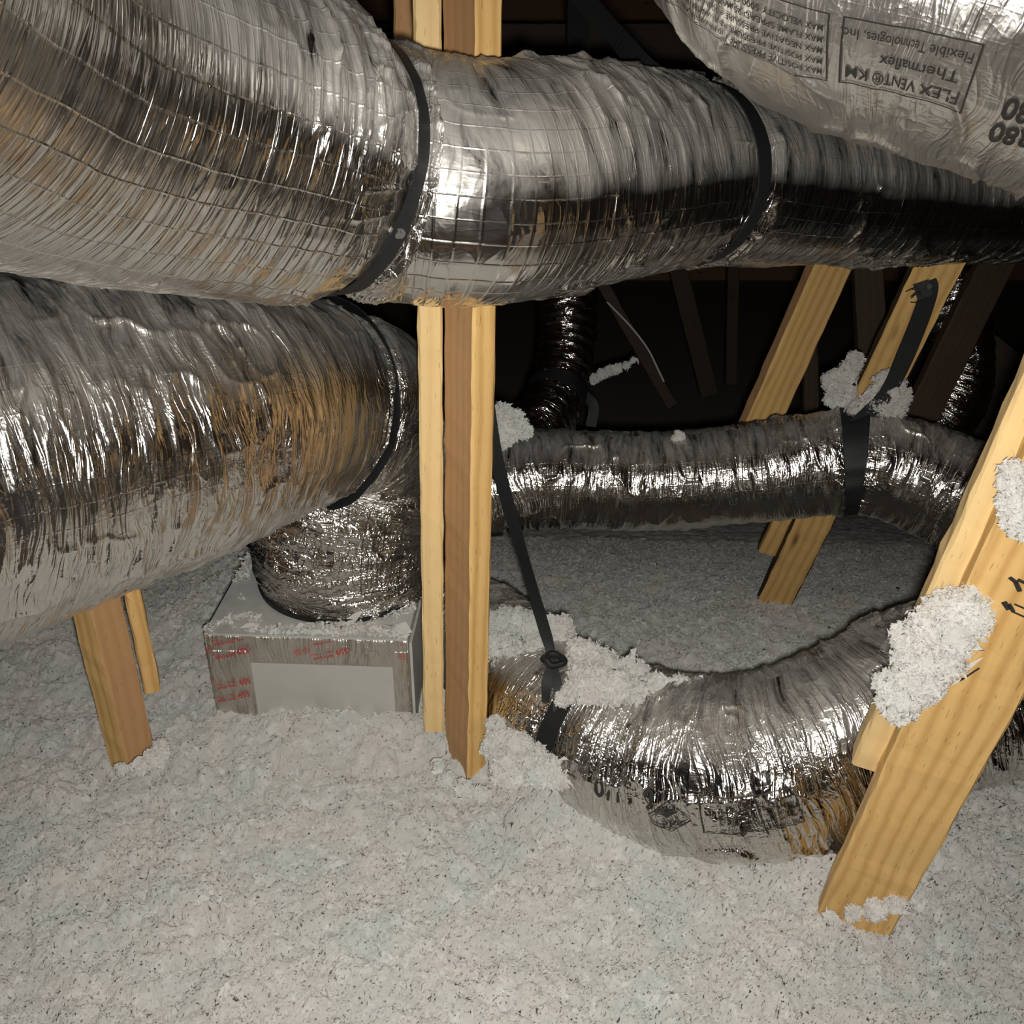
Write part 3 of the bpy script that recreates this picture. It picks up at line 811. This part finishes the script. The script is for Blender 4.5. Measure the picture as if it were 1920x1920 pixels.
# nail for strap s5 and button on strap A
def nail(p, d, r, label):
    p = np.asarray(p); d = np.asarray(d, float); d /= np.linalg.norm(d)
    v, f = join(round_bar([p, p + d * .004], r, 14, 2), round_bar([p - d * .03, p], r * .4, 8, 2))
    o = mesh_obj('nail', v, f, M_NAIL); tag(o, label, 'nail'); return o
nail(P(1741, 538, 1.905), (0, -1, .5), .005, 'round nail head holding the black strap on the leaning brace')
pb = tube_pt(A_t, *locate(A_t, 741, 431), .004)
o = mesh_obj('foil_screw', *join(round_bar([pb, pb + np.array([.001, -.003, -.002])], .008, 16, 3), round_bar([pb, pb + np.array([.002, -.005, -.003])], .004, 10, 3)), M_NAIL)
tag(o, 'small shiny round screw cap beside the near black strap', 'screw')

# ------------------------------------------------------------------ LUMBER
def yaw(deg): a = math.radians(deg); return np.array([math.cos(a), math.sin(a), 0.0])
# the post: two studs nailed together
YP = 1.375
top = PY(896, -260, YP); bot = PY(877, 1570, YP)
e_dir = yaw(31); b_dir = yaw(121)
post = empty('wood_post', tuple(bot)); tag(post, 'upright post of two studs nailed together at the picture centre', 'post')
cc = e_dir * .019 + b_dir * .0445
board('stud', bot + cc, top + cc, -yaw(31) * 1.0, side_mats=[M_WOOD_Y, M_WOOD_Y, M_WOOD_B, M_WOOD_Y], parent=post)
e2, b2 = yaw(4), yaw(97)
c2 = b_dir * .080 - e2 * .0205 + b2 * .0445
bot2 = PY(877, 1420, YP)
o = board('stud', bot2 + c2, top + c2, -e2, w=.089, t=.036, mat=M_WOOD_P, parent=post); o['label'] = 'paler stud on the left of the post'

# left stub under B
fb = yaw(110)
b0 = PY(268, 1500, 1.42)
stub = empty('wood_post', tuple(b0)); tag(stub, 'short yellow stud standing in the fill under the wide left duct', 'post')
board('stud', b0, b0 + np.array([-0.005, 0.0, .52]), -yaw(60), w=.055, t=.062, side_mats=[M_WOOD_B, M_WOOD_B, M_WOOD_Y, M_WOOD_B], parent=stub)
q_ = PY(286, 1290, 1.50)
board('blocking', q_, q_ + np.array([0, 0, .30]), fb * -1, w=.028, t=.03, mat=M_WOOD_Y, parent=stub)

def brace(name, bx, tx, bd, td, face, label, extra=None, mat=M_WOOD_Y, w=.089, t=.038, sm=None):
    p0, p1 = P(*bx, bd), P(*tx, td)
    root = empty('wood_brace', tuple(p0)); tag(root, label, 'brace')
    board('stud', p0, p1, face, w=w, t=t, mat=mat, parent=root, side_mats=sm)
    return root, p0, p1
# brace 2, with the strap nail
r2, q0, q1 = brace('b2', (1440, 1150), (1838, 330), 2.84, 1.84, (-.15, -1, .15), 'leaning brace behind the middle duct with the strap nailed to it', sm=[M_WOOD_D, M_WOOD_D, M_WOOD_Y, M_WOOD_D])  # back and edges take the darkened pine, shade painted as colour
board('blocking', P(1440, 1032, 2.72), P(1502, 905, 2.53), (-.15, -1, .15), w=.05, t=.03, mat=M_WOOD_Y, parent=r2)
# brace 1
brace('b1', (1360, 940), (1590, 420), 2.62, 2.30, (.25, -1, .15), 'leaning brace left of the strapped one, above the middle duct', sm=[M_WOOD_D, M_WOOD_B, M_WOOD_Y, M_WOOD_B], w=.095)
# brace 3, nearest at right: two boards
p0, p1 = P(1590, 1740, 1.56), P(2080, 760, .93)
r3 = empty('wood_brace', tuple(p0)); tag(r3, 'nearest leaning brace at lower right, two boards with pencil marks', 'brace')
fd = np.array([-.30, -1, .35])
board('stud', p0, p1, fd, w=.105, t=.038, mat=M_WOOD_Y, parent=r3, cut0=.6)
p2, p3 = P(1655, 1432, 1.36), P(2010, 690, .95)
board('stud', p2, p3, fd, w=.080, t=.036, mat=M_WOOD_P, parent=r3)

# dim timbers behind, their dimness mostly put into the wood colour
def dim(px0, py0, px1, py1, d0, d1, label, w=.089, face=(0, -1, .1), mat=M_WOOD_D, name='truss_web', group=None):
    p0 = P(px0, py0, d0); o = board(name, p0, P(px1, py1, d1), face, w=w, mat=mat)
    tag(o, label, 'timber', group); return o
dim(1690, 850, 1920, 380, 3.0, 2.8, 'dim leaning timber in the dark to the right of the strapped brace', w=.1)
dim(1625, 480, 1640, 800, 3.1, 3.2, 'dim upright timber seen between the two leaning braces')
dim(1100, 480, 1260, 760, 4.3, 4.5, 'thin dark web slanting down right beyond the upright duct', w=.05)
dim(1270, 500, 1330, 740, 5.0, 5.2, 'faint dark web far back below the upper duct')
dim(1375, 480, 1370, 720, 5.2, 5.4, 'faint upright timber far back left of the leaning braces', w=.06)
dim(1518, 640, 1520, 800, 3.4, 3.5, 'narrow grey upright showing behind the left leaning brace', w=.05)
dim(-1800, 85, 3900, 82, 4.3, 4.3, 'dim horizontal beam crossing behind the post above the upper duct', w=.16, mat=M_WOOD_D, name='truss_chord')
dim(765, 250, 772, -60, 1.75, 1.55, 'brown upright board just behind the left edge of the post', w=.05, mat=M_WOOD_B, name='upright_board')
# sheathing of the far gable, right
# planks the photographer stands on
wk = empty('walkway', (0, -.5, 0)); tag(wk, 'brown plank walkway the photographer stands on', 'walkway', kind='structure')
for k_ in range(5):
    y = -1.1 + k_ * .30
    board('plank', np.array([-1.6, y, .02]), np.array([1.8, y, .02]), (0, 0, 1), w=.285, mat=M_WOOD_B, parent=wk)
sh = empty('gable_sheathing', tuple(P(1850, 700, 4.4))); tag(sh, 'slanting board sheathing barely visible in the dark at far right', 'sheathing')
for k_ in range(5):
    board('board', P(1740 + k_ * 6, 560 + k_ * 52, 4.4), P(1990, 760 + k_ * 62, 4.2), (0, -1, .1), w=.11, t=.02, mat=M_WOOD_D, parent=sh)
for k_ in range(9):
    y = -2.6 + k_ * 1.22
    for s_, par in ((-1, CEIL_L), (1, CEIL_R)):
        board('rafter', np.array([0.6, y, 4.25]), np.array([0.6 + s_ * 6.0, y, 1.57]), (0, -1, 0), w=.14, mat=M_WOOD_D, parent=par)

# cables
v, f = round_bar([P(1872, 466, 2.3), P(1900, 478, 2.28), P(1950, 500, 2.25), P(2050, 545, 2.2)], .006); 
cb = empty('cable', tuple(P(1900, 478, 2.28))); tag(cb, 'white cable with a red one beside it at the right edge below the upper duct', 'cable')
mesh_obj('white_cable', v, f, M_CABLE_W, cb, smooth=True)
v, f = round_bar([P(1884, 464, 2.31), P(1905, 472, 2.29), P(1950, 490, 2.26), P(2050, 532, 2.2)], .006)
mesh_obj('red_cable', v, f, M_CABLE_R, cb, smooth=True)
o = mesh_obj('cable', *round_bar([P(1138, 566, 4.0), P(1185, 615, 4.0), P(1215, 655, 4.0), P(1235, 695, 4.0), P(1245, 716, 4.0)], .004), M_CABLE_W, smooth=True)
tag(o, 'thin pale cable curving down in the dark right of the upright duct', 'cable')

# ------------------------------------------------------------------ BOOT
def box_faces(): return [(0, 3, 2, 1), (4, 5, 6, 7), (0, 1, 5, 4), (1, 2, 6, 5), (2, 3, 7, 6), (3, 0, 4, 7)]
fl_ = PY(383, 1190, 1.53); fr_ = PY(764, 1203, 1.51)
hz = (fl_[2] + fr_[2]) / 2
bx = fr_ - fl_; bx[2] = 0; W = np.linalg.norm(bx); bx /= W; by = np.array([-bx[1], bx[0], 0])
O = np.array([fl_[0], fl_[1], 0.0]); Dp = .34
boot = empty('duct_boot', tuple(O)); tag(boot, 'square duct-board boot with foil tape and red print, under the bent duct', 'duct boot')
def BX(u, v, z): return O + bx * u + by * v + np.array([0, 0, z])
def box_between(u0, u1, v0, v1, z0, z1):
    V = [BX(u0, v0, z0), BX(u1, v0, z0), BX(u1, v1, z0), BX(u0, v1, z0), BX(u0, v0, z1), BX(u1, v0, z1), BX(u1, v1, z1), BX(u0, v1, z1)]
    return V, box_faces()
mesh_obj('box', *box_between(0, W, 0, Dp, -.1, hz - .002), M_BOARD, boot)
v, f = box_between(W + .001, W + .006, 0.01, Dp, -.1, hz - .01); mesh_obj('side_plate', v, f, M_SHEET, boot)
v, f = box_between(0.0, W, 0.0, Dp, hz - .001, hz + .004); mesh_obj('top_plate', v, f, M_SHEET, boot)
cen = BX(W * .64, .185, hz)
cen = np.array([-.325, 1.73, hz])
def cyl(c, r0, r1, z0, z1, n=72):
    th = np.linspace(0, 2 * math.pi, n, endpoint=False)
    V = [c + np.array([r0 * math.cos(a), r0 * math.sin(a), z0]) for a in th] + [c + np.array([r1 * math.cos(a), r1 * math.sin(a), z1]) for a in th]
    F = [(k, (k + 1) % n, n + (k + 1) % n, n + k) for k in range(n)] + [tuple(range(n))[::-1], tuple(range(n, 2 * n))]
    return np.array(V), F
v, f = cyl(cen, .155, .150, 0.002, .03); mesh_obj('collar', v, f, M_SHEET, boot, smooth=False)
v, f = cyl(cen, .172, .174, 0.004, .014); o = mesh_obj('collar_band', v, f, M_STRAP, boot); o['label'] = 'black band round the collar'

# foil tape on the boot front (wrinkled sheets a little proud of the board)
def tape(u0, u1, z0, z1, name='foil_tape', off=.0015, seed=0):
    nu_, nz_ = max(4, int((u1 - u0) / .003)), max(4, int((z1 - z0) / .003))
    u = np.linspace(u0, u1, nu_); z = np.linspace(z0, z1, nz_)
    U_, Z_ = np.meshgrid(u, z)
    d = off + .0016 * ridge3(U_ * 40, Z_ * 15, Z_ * 0, seed, 2) + .0012 * vnoise2(U_ * 60, Z_ * 60, seed)
    d[0, :] = 0; d[-1, :] = 0; d[:, 0] = 0; d[:, -1] = 0
    d = d + .0004
    V = O + bx * U_[..., None] - by * d[..., None] + np.array([0, 0, 1.0]) * Z_[..., None]
    i = np.arange(nz_ - 1)[:, None]; j = np.arange(nu_ - 1)[None, :]; a = i * nu_ + j
    F = np.stack([a, a + 1, a + nu_ + 1, a + nu_], -1).reshape(-1, 4)
    uvq = np.stack([U_, Z_], -1).reshape(-1, 2)[F.ravel()]
    cr = np.clip(.25 + .5 * vnoise2(U_ * 14, Z_ * 14, seed + 3), 0, 1)
    return mesh_obj(name, V.reshape(-1, 3), F, F_TAPE, boot, smooth=True, uv=uvq, attrs={'crumple': cr, 'dust': np.full(cr.shape, .30)})
tape(0.002, W - .001, hz - .058, hz, seed=11)
tape(-.001, 0.078, -.02, hz - .03, seed=21, off=.003)
tape(W - .03, W + .0005, hz - .16, hz - .02, seed=31, off=.0025)

# lettering -----------------------------------------------------------
def text_geom(s, size, align='LEFT', bold=0.0, xscale=1.0):
    cu = bpy.data.curves.new('t', 'FONT'); cu.body = s; cu.size = size; cu.align_x = align; cu.offset = bold
    ob = bpy.data.objects.new('t', cu); COL.objects.link(ob)
    bpy.context.view_layer.update()
    me = ob.to_mesh()
    V = np.array([tuple(v.co) for v in me.vertices]) if len(me.vertices) else np.zeros((0, 3))
    F = [tuple(p.vertices) for p in me.polygons]
    ob.to_mesh_clear()
    bpy.data.objects.remove(ob); bpy.data.curves.remove(cu)
    if len(V): V[:, 0] *= xscale
    return V[:, :2], F
def rect2(x0, y0, x1, y1, t):
    out = []
    for (a, b, c, d) in ((x0, y0, x1, y0 + t), (x0, y1 - t, x1, y1), (x0, y0, x0 + t, y1), (x1 - t, y0, x1, y1)):
        out.append(bar2(a, b, c, d))
    return out
def bar2(a, b, c, d):
    n = max(2, int(max(abs(c - a), abs(d - b)) / .004) + 1)
    if abs(c - a) > abs(d - b):
        xs = np.linspace(a, c, n); V = [(x, b) for x in xs] + [(x, d) for x in xs]
    else:
        ys = np.linspace(b, d, n); V = [(c, y) for y in ys] + [(a, y) for y in ys]
    return np.array(V), [(k, k + 1, n + k + 1, n + k) for k in range(n - 1)]
def line2(p, q, t):
    p, q = np.array(p, float), np.array(q, float); d = q - p; L_ = np.linalg.norm(d); d /= L_; m = np.array([-d[1], d[0]]) * t / 2
    n = max(2, int(L_ / .004) + 1); ts = np.linspace(0, L_, n)
    V = [p + d * x - m for x in ts] + [p + d * x + m for x in ts]
    return np.array(V), [(k, k + 1, n + k + 1, n + k) for k in range(n - 1)]
def place2(parts, dx=0, dy=0):
    return [(v + np.array([dx, dy]), f) for v, f in parts if len(v)]
def merge2(parts):
    V, F, o = [], [], 0
    for v, f in parts:
        if not len(v): continue
        V.append(v); F += [tuple(i + o for i in ff) for ff in f]; o += len(v)
    return np.concatenate(V), F
def print_on_tube(name, t, s0, th0, geom, parent, rot=math.pi, off=.0012, mat=M_INK, label=None):
    V, F = geom
    ca, sa = math.cos(rot), math.sin(rot)
    x = V[:, 0] * ca - V[:, 1] * sa; y = V[:, 0] * sa + V[:, 1] * ca
    Rm = t.L[np.argmin(abs(t.sv - s0)), 3]
    pts = on_tube(t, s0 + x, th0 - y / Rm, off)
    o = mesh_obj(name, pts, F, mat, parent)
    if label: o['label'] = label
    return o

# print on C
s_, th_ = locate(C_t, 1800, 212)
g = []
g += rect2(0, -.062, .091, 0, .0013)
g += place2([text_geom('FLEX VENT® KM', .0160, xscale=.71, bold=.0002)], .004, -.018)
g += place2([text_geom('Thermaflex', .0145, xscale=.85, bold=.0002)], .008, -.035)
g += place2([text_geom('Flexible Technologies, Inc.', .0125, xscale=.67, bold=.0001)], .003, -.053)
x1 = .098
g += rect2(x1, -.062, x1 + .115, 0.002, .0011)
for k_, l_ in enumerate(['MAX POSITIVE PRESSURE = 10 IN. WATER, 4 IN. THRU 16 IN. DIA', 'MAX POSITIVE PRESSURE = 6 IN. WATER 18 IN. THRU 20 IN. DIA', 'MAX NEGATIVE PRESSURE = 1/2 IN. WATER 4 IN. THRU 20 IN.', 'MAX FLAME SPREAD 25 MAX SMOKE DEV. 50', 'MAX VELOCITY 5000 FPM PER UL181']):
    g += place2([text_geom(l_, .0078, xscale=.58, bold=.0001)], x1 + .003, -.009 - k_ * .0105)
print_on_tube('printed_label', C_t, s_, th_, merge2(g), C_o, rot=math.pi + .08, label='black printing in two boxes, upside down')
s_, th_ = locate(C_t, 1862, 226)
g = place2([text_geom('R80', .030, 'RIGHT', xscale=.8, bold=.0008)], 0, 0) + place2([text_geom('R80', .030, 'RIGHT', xscale=.8, bold=.0008)], -.002, -.027)
print_on_tube('printed_numbers', C_t, s_, th_, merge2(g), C_o, rot=math.pi + .10, label='large black numbers, upside down')

# print on D
s_, th_ = locate(D_t, 1345, 1540)
def diamond(r):
    out = []
    for a in range(4):
        p = (r * math.cos(a * math.pi / 2), r * math.sin(a * math.pi / 2)); q = (r * math.cos((a + 1) * math.pi / 2), r * math.sin((a + 1) * math.pi / 2))
        out.append(line2(p, q, .0014))
        p2 = tuple(.82 * x for x in p); q2 = tuple(.82 * x for x in q); out.append(line2(p2, q2, .0007))
    for k in range(9):
        an = math.radians(-140 + k * 12.5)
        out.append(line2((.10 * r, .02 * r), (.10 * r + .62 * r * math.cos(an), .62 * r * math.sin(an)), .0016))
    return out
g = place2(diamond(.026), .052, .0) + place2([text_geom('adc', .017, bold=.0003)], .038, .006)
g += rect2(-.085, -.036, .016, .020, .0016)
g += [line2((-.04, -.036), (-.045, .028), .0014)]
for k_ in range(5):
    g += place2([text_geom('MAX FLAME SPREAD 25', .0075, xscale=.5)], -.080, .012 - .0095 * k_) + place2([text_geom('UL 181 CLASS 1 AIR', .0075, xscale=.5)], -.034, .012 - .0095 * k_)
print_on_tube('printed_label', D_t, s_, th_, merge2(g), D_o, rot=math.pi, label='black boxed print with a diamond mark')
s_, th_ = locate(D_t, 1212, 1505)
print_on_tube('printed_numbers', D_t, s_, th_, merge2(place2([text_geom('6', .045, xscale=.75, bold=.001)], -.012, -.02)), D_o)
s_, th_ = locate(D_t, 1132, 1487)
print_on_tube('printed_numbers', D_t, s_, th_, merge2(place2([text_geom('110', .04, xscale=.75, bold=.001)], -.03, -.02)), D_o)
# print on the vertical end of B
s_, th_ = locate(B_t, 690, 1105)
g = []
for k_ in range(6):
    g += place2([text_geom('MAX POSITIVE PRESSURE', .0085, xscale=.5)], 0, -.009 * k_)
    g += place2([text_geom('UL 181 CLASS 1 AIR DUCT', .0085, xscale=.5)], .06, -.009 * k_)
g += rect2(-.008, -.060, .125, .014, .0015)
print_on_tube('printed_label', B_t, s_, th_, merge2(g), B_o, rot=math.pi, label='small black print box near the collar')

# red print on the boot tape: repeated blocks, upside down
def tape_block():
    g = place2([text_geom('559', .0168, bold=.0002, xscale=.92)], 0, 0)
    g += place2([text_geom('Berry Global', .0080, xscale=.9, bold=.0002)], .030, .0085) + place2([text_geom('Inc.', .0080, xscale=.9, bold=.0002)], .030, -.001)
    th = np.linspace(0, 2 * math.pi, 17)
    cx, cy = .074, -.010
    for k in range(16):
        g.append(line2((cx + .0058 * math.cos(th[k]), cy + .0058 * math.sin(th[k])), (cx + .0058 * math.cos(th[k + 1]), cy + .0058 * math.sin(th[k + 1])), .0011))
    g += place2([text_geom('UL', .006, bold=.0002)], cx - .0035, cy - .002)
    for q, w_ in enumerate(('181A-P', '181B-FX', 'LISTED')):
        g += place2([text_geom(w_, .0050, xscale=.9, bold=.0001)], cx + .010, .004 + cy - q * .005)
    g += place2([text_geom('UL/cUL', .0050, bold=.0001)], .056, .0)
    return merge2(g)
TB = tape_block()
def red_print(u, z, umin, umax, zmin, zmax, ang=math.pi + math.radians(14)):
    V, F = TB
    ca, sa = math.cos(ang), math.sin(ang)
    x = u + V[:, 0] * ca - V[:, 1] * sa; y = z + V[:, 0] * sa + V[:, 1] * ca
    keep = [f for f in F if all(umin <= x[i] <= umax and zmin <= y[i] <= zmax for i in f)]
    if not keep: return None
    idx = sorted({i for f in keep for i in f}); mp = {i: n_ for n_, i in enumerate(idx)}
    Vp = [O + bx * x[i] - by * .0070 + np.array([0, 0, y[i]]) for i in idx]
    return Vp, [tuple(mp[i] for i in f) for f in keep]
def uz(px, py):
    # where a picture position falls on the boot front
    for_y = PY(px, py, O[1]); 
    for _ in range(4):
        u_ = (for_y - O).dot(bx); yy = (O + bx * u_)[1]; for_y = PY(px, py, yy)
    return (for_y - O).dot(bx), for_y[2]
for (px, py, lim) in ((652, 1184, 'top'), (652, 1211, 'top'), (465, 1184, 'top'), (466, 1210, 'left'), (470, 1267, 'left'), (468, 1292, 'left'), (850, 1192, 'top'), (848, 1219, 'top')):
    u_, z_ = uz(px, py)
    b_ = (0.001, W - .001, hz - .057, hz - .0005) if lim == 'top' else (0.0, .083, 0.0, hz - .001)
    r_ = red_print(u_, z_, *b_)
    if r_:
        o = mesh_obj('red_print', *r_, M_RED, boot); o['label'] = 'red tape print, upside down'

# pencil marks on brace 3
# ------------------------------------------------------------------ CLUMPS
def cl(rows): return [(*P(x, y, d), r) for x, y, d, r in rows]
clump('insulation_clump', cl([(1578, 740, 2.12, .028), (1560, 715, 2.12, .02), (1590, 700, 2.11, .022), (1602, 675, 2.11, .017), (1575, 760, 2.12, .014)]), 'white fluff clinging to the left edge of the strapped leaning brace')
clump('insulation_clump', cl([(1640, 765, 2.06, .034), (1668, 770, 2.06, .030), (1610, 772, 2.06, .022), (1672, 735, 2.05, .028), (1658, 712, 2.05, .018), (1690, 745, 2.05, .018)]), 'white fluff heaped on the middle duct at its strap, before the leaning brace')
clump('insulation_clump', cl([(945, 805, 1.85, .03), (968, 800, 1.86, .022), (940, 775, 1.86, .018), (935, 822, 1.85, .022), (985, 808, 1.86, .010)]), 'white fluff at the right side of the post above the middle duct')
clump('insulation_clump', cl([(1780, 1150, 1.10, .026), (1815, 1135, 1.09, .020), (1745, 1185, 1.12, .026), (1760, 1225, 1.13, .032), (1720, 1245, 1.15, .026), (1700, 1290, 1.17, .030), (1735, 1275, 1.14, .024), (1680, 1315, 1.18, .020), (1700, 1200, 1.14, .016), (1830, 1165, 1.08, .016), (1795, 1190, 1.09, .020)]), 'large white fluff patch stuck on the near right brace')
clump('insulation_clump', cl([(1915, 905, .97, .018), (1905, 960, .97, .014), (1925, 940, .97, .020), (1885, 940, .98, .008), (1910, 985, .97, .011)]), 'white fluff on the near right brace at the picture edge')
clump('insulation_clump', cl([(1737, 1388 - 45, 1.28, .010), (1750, 1346, 1.27, .008)]), 'tiny fluff tuft on the face of the near right brace below the big patch')
clump('insulation_clump', cl([(1115, 710, 2.8, .012), (1130, 702, 2.8, .013), (1145, 696, 2.8, .012), (1160, 690, 2.8, .010), (1175, 684, 2.8, .008), (1187, 676, 2.8, .006)]), 'thin stringy fluff reaching right from the dim upright duct')
clump('insulation_clump', cl([(1275, 818, 2.10, .009), (1268, 822, 2.10, .007)]), 'tiny fluff tuft on top of the middle duct')
clump('insulation_clump', cl([(1098, 1275, 1.66, .030), (1125, 1290, 1.63, .028), (1160, 1288, 1.62, .026), (1100, 1235, 1.72, .030), (1190, 1300, 1.62, .020), (1075, 1300, 1.66, .014), (1055, 1312, 1.66, .012), (1225, 1288, 1.64, .022), (1265, 1290, 1.64, .018), (1305, 1293, 1.64, .016), (1345, 1296, 1.63, .013), (1385, 1299, 1.63, .010), (1130, 1250, 1.70, .03), (1180, 1262, 1.69, .026)]), 'white fluff piled on the low duct beside the strap knot')

clump('insulation_clump', cl([(955, 1180, 1.86, .04), (1000, 1185, 1.84, .036), (940, 1215, 1.82, .03), (1045, 1190, 1.82, .03), (1010, 1215, 1.80, .026), (975, 1225, 1.80, .02)]), 'white fluff heap behind the low duct end, right of the post')
clump('insulation_clump', cl([(938, 1400, 1.66, .026), (975, 1425, 1.63, .034), (1010, 1445, 1.60, .028), (1040, 1462, 1.59, .018), (950, 1445, 1.60, .026), (930, 1360, 1.70, .016)]), 'white fluff banked against the low duct between the post and its strap')

clump('insulation_clump', cl([(1600, 1712, 1.45, .010), (1640, 1705, 1.45, .014), (1680, 1690, 1.45, .016), (1712, 1670, 1.47, .018), (1560, 1722, 1.45, .008), (1720, 1640, 1.50, .012)]), 'white fluff gathered round the foot of the near right brace')
clump('insulation_clump', cl([(840, 1462, 1.66, .012), (870, 1478, 1.64, .014), (905, 1490, 1.63, .012), (825, 1440, 1.70, .010)]), 'white fluff gathered round the foot of the middle post')
clump('insulation_clump', cl([(228, 1440, 1.66, .008), (262, 1438, 1.65, .012), (292, 1420, 1.68, .016), (300, 1400, 1.72, .012)]), 'white fluff gathered round the foot of the short left stud')
# loose fluff lying on the boot's sheet top and front edge
def scatter_fluff(n, label, thr=.05):
    rng = np.random.default_rng(5)
    u = rng.random(n) * W; v_ = rng.random(n) ** 1.3 * Dp
    k = vnoise2(u * 22, v_ * 22, 77) + .5 * vnoise2(u * 60, v_ * 60, 78) > thr - .35 * np.exp(-((v_ - .01) / .02) ** 2)
    u, v_ = u[k], v_[k]
    c = O + bx * u[:, None] + by * v_[:, None] + np.array([0, 0, 1.0]) * (hz + .006 + .006 * rng.random(len(u)))[:, None]
    fv, ff = flake_cloud(c, np.tile(np.array([[0, -.2, 1.0]]), (len(u), 1)), .0032, rng, .6)
    o = mesh_obj('fluff_dusting', fv, ff, M_FLUFF); tag(o, label, 'insulation', kind='stuff')
scatter_fluff(9000, 'thin fluff dusted over the top of the taped boot')
# stamp on the near brace
bvh_p = p2 + (p3 - p2) * .0
nf = -np.cross(np.cross((p1 - p0) / np.linalg.norm(p1 - p0), fd), (p1 - p0) / np.linalg.norm(p1 - p0)); nf = -nf if nf[1] > 0 else nf; nf /= np.linalg.norm(nf)
ax_ = (p1 - p0) / np.linalg.norm(p1 - p0); wx_ = np.cross(nf, ax_)
def on_brace(px, py):
    o_ = np.array([0, 0, CAM_H]); r_ = P(px, py, 1.0) - o_
    t_ = ((p0 + nf * .0195) - o_).dot(nf) / r_.dot(nf)
    return o_ + r_ * t_
for rows in ([(1893, 1082, 1906, 1092, 5), (1904, 1090, 1912, 1108, 6), (1908, 1086, 1925, 1094, 4)], [(1882, 1128, 1892, 1142, 7), (1892, 1132, 1900, 1146, 5), (1898, 1146, 1925, 1158, 2), (1902, 1132, 1925, 1142, 2)], [(1786, 1283, 1812, 1268, 3), (1812, 1268, 1836, 1252, 2)]):
    parts = []
    for (x0_, y0_, x1_, y1_, w_) in rows:
        a, b = on_brace(x0_, y0_), on_brace(x1_, y1_)
        d = (b - a) / np.linalg.norm(b - a); m = np.cross(nf, d) * w_ * .0004
        lift = nf * .0012
        parts.append((np.array([a - m, b - m, b + m, a + m, a - m + lift, b - m + lift, b + m + lift, a + m + lift]), box_faces()))
    v, f = join(*parts)
    o = mesh_obj('ink_stamp', v, f, M_INK, r3); o['label'] = 'short black ink mark'
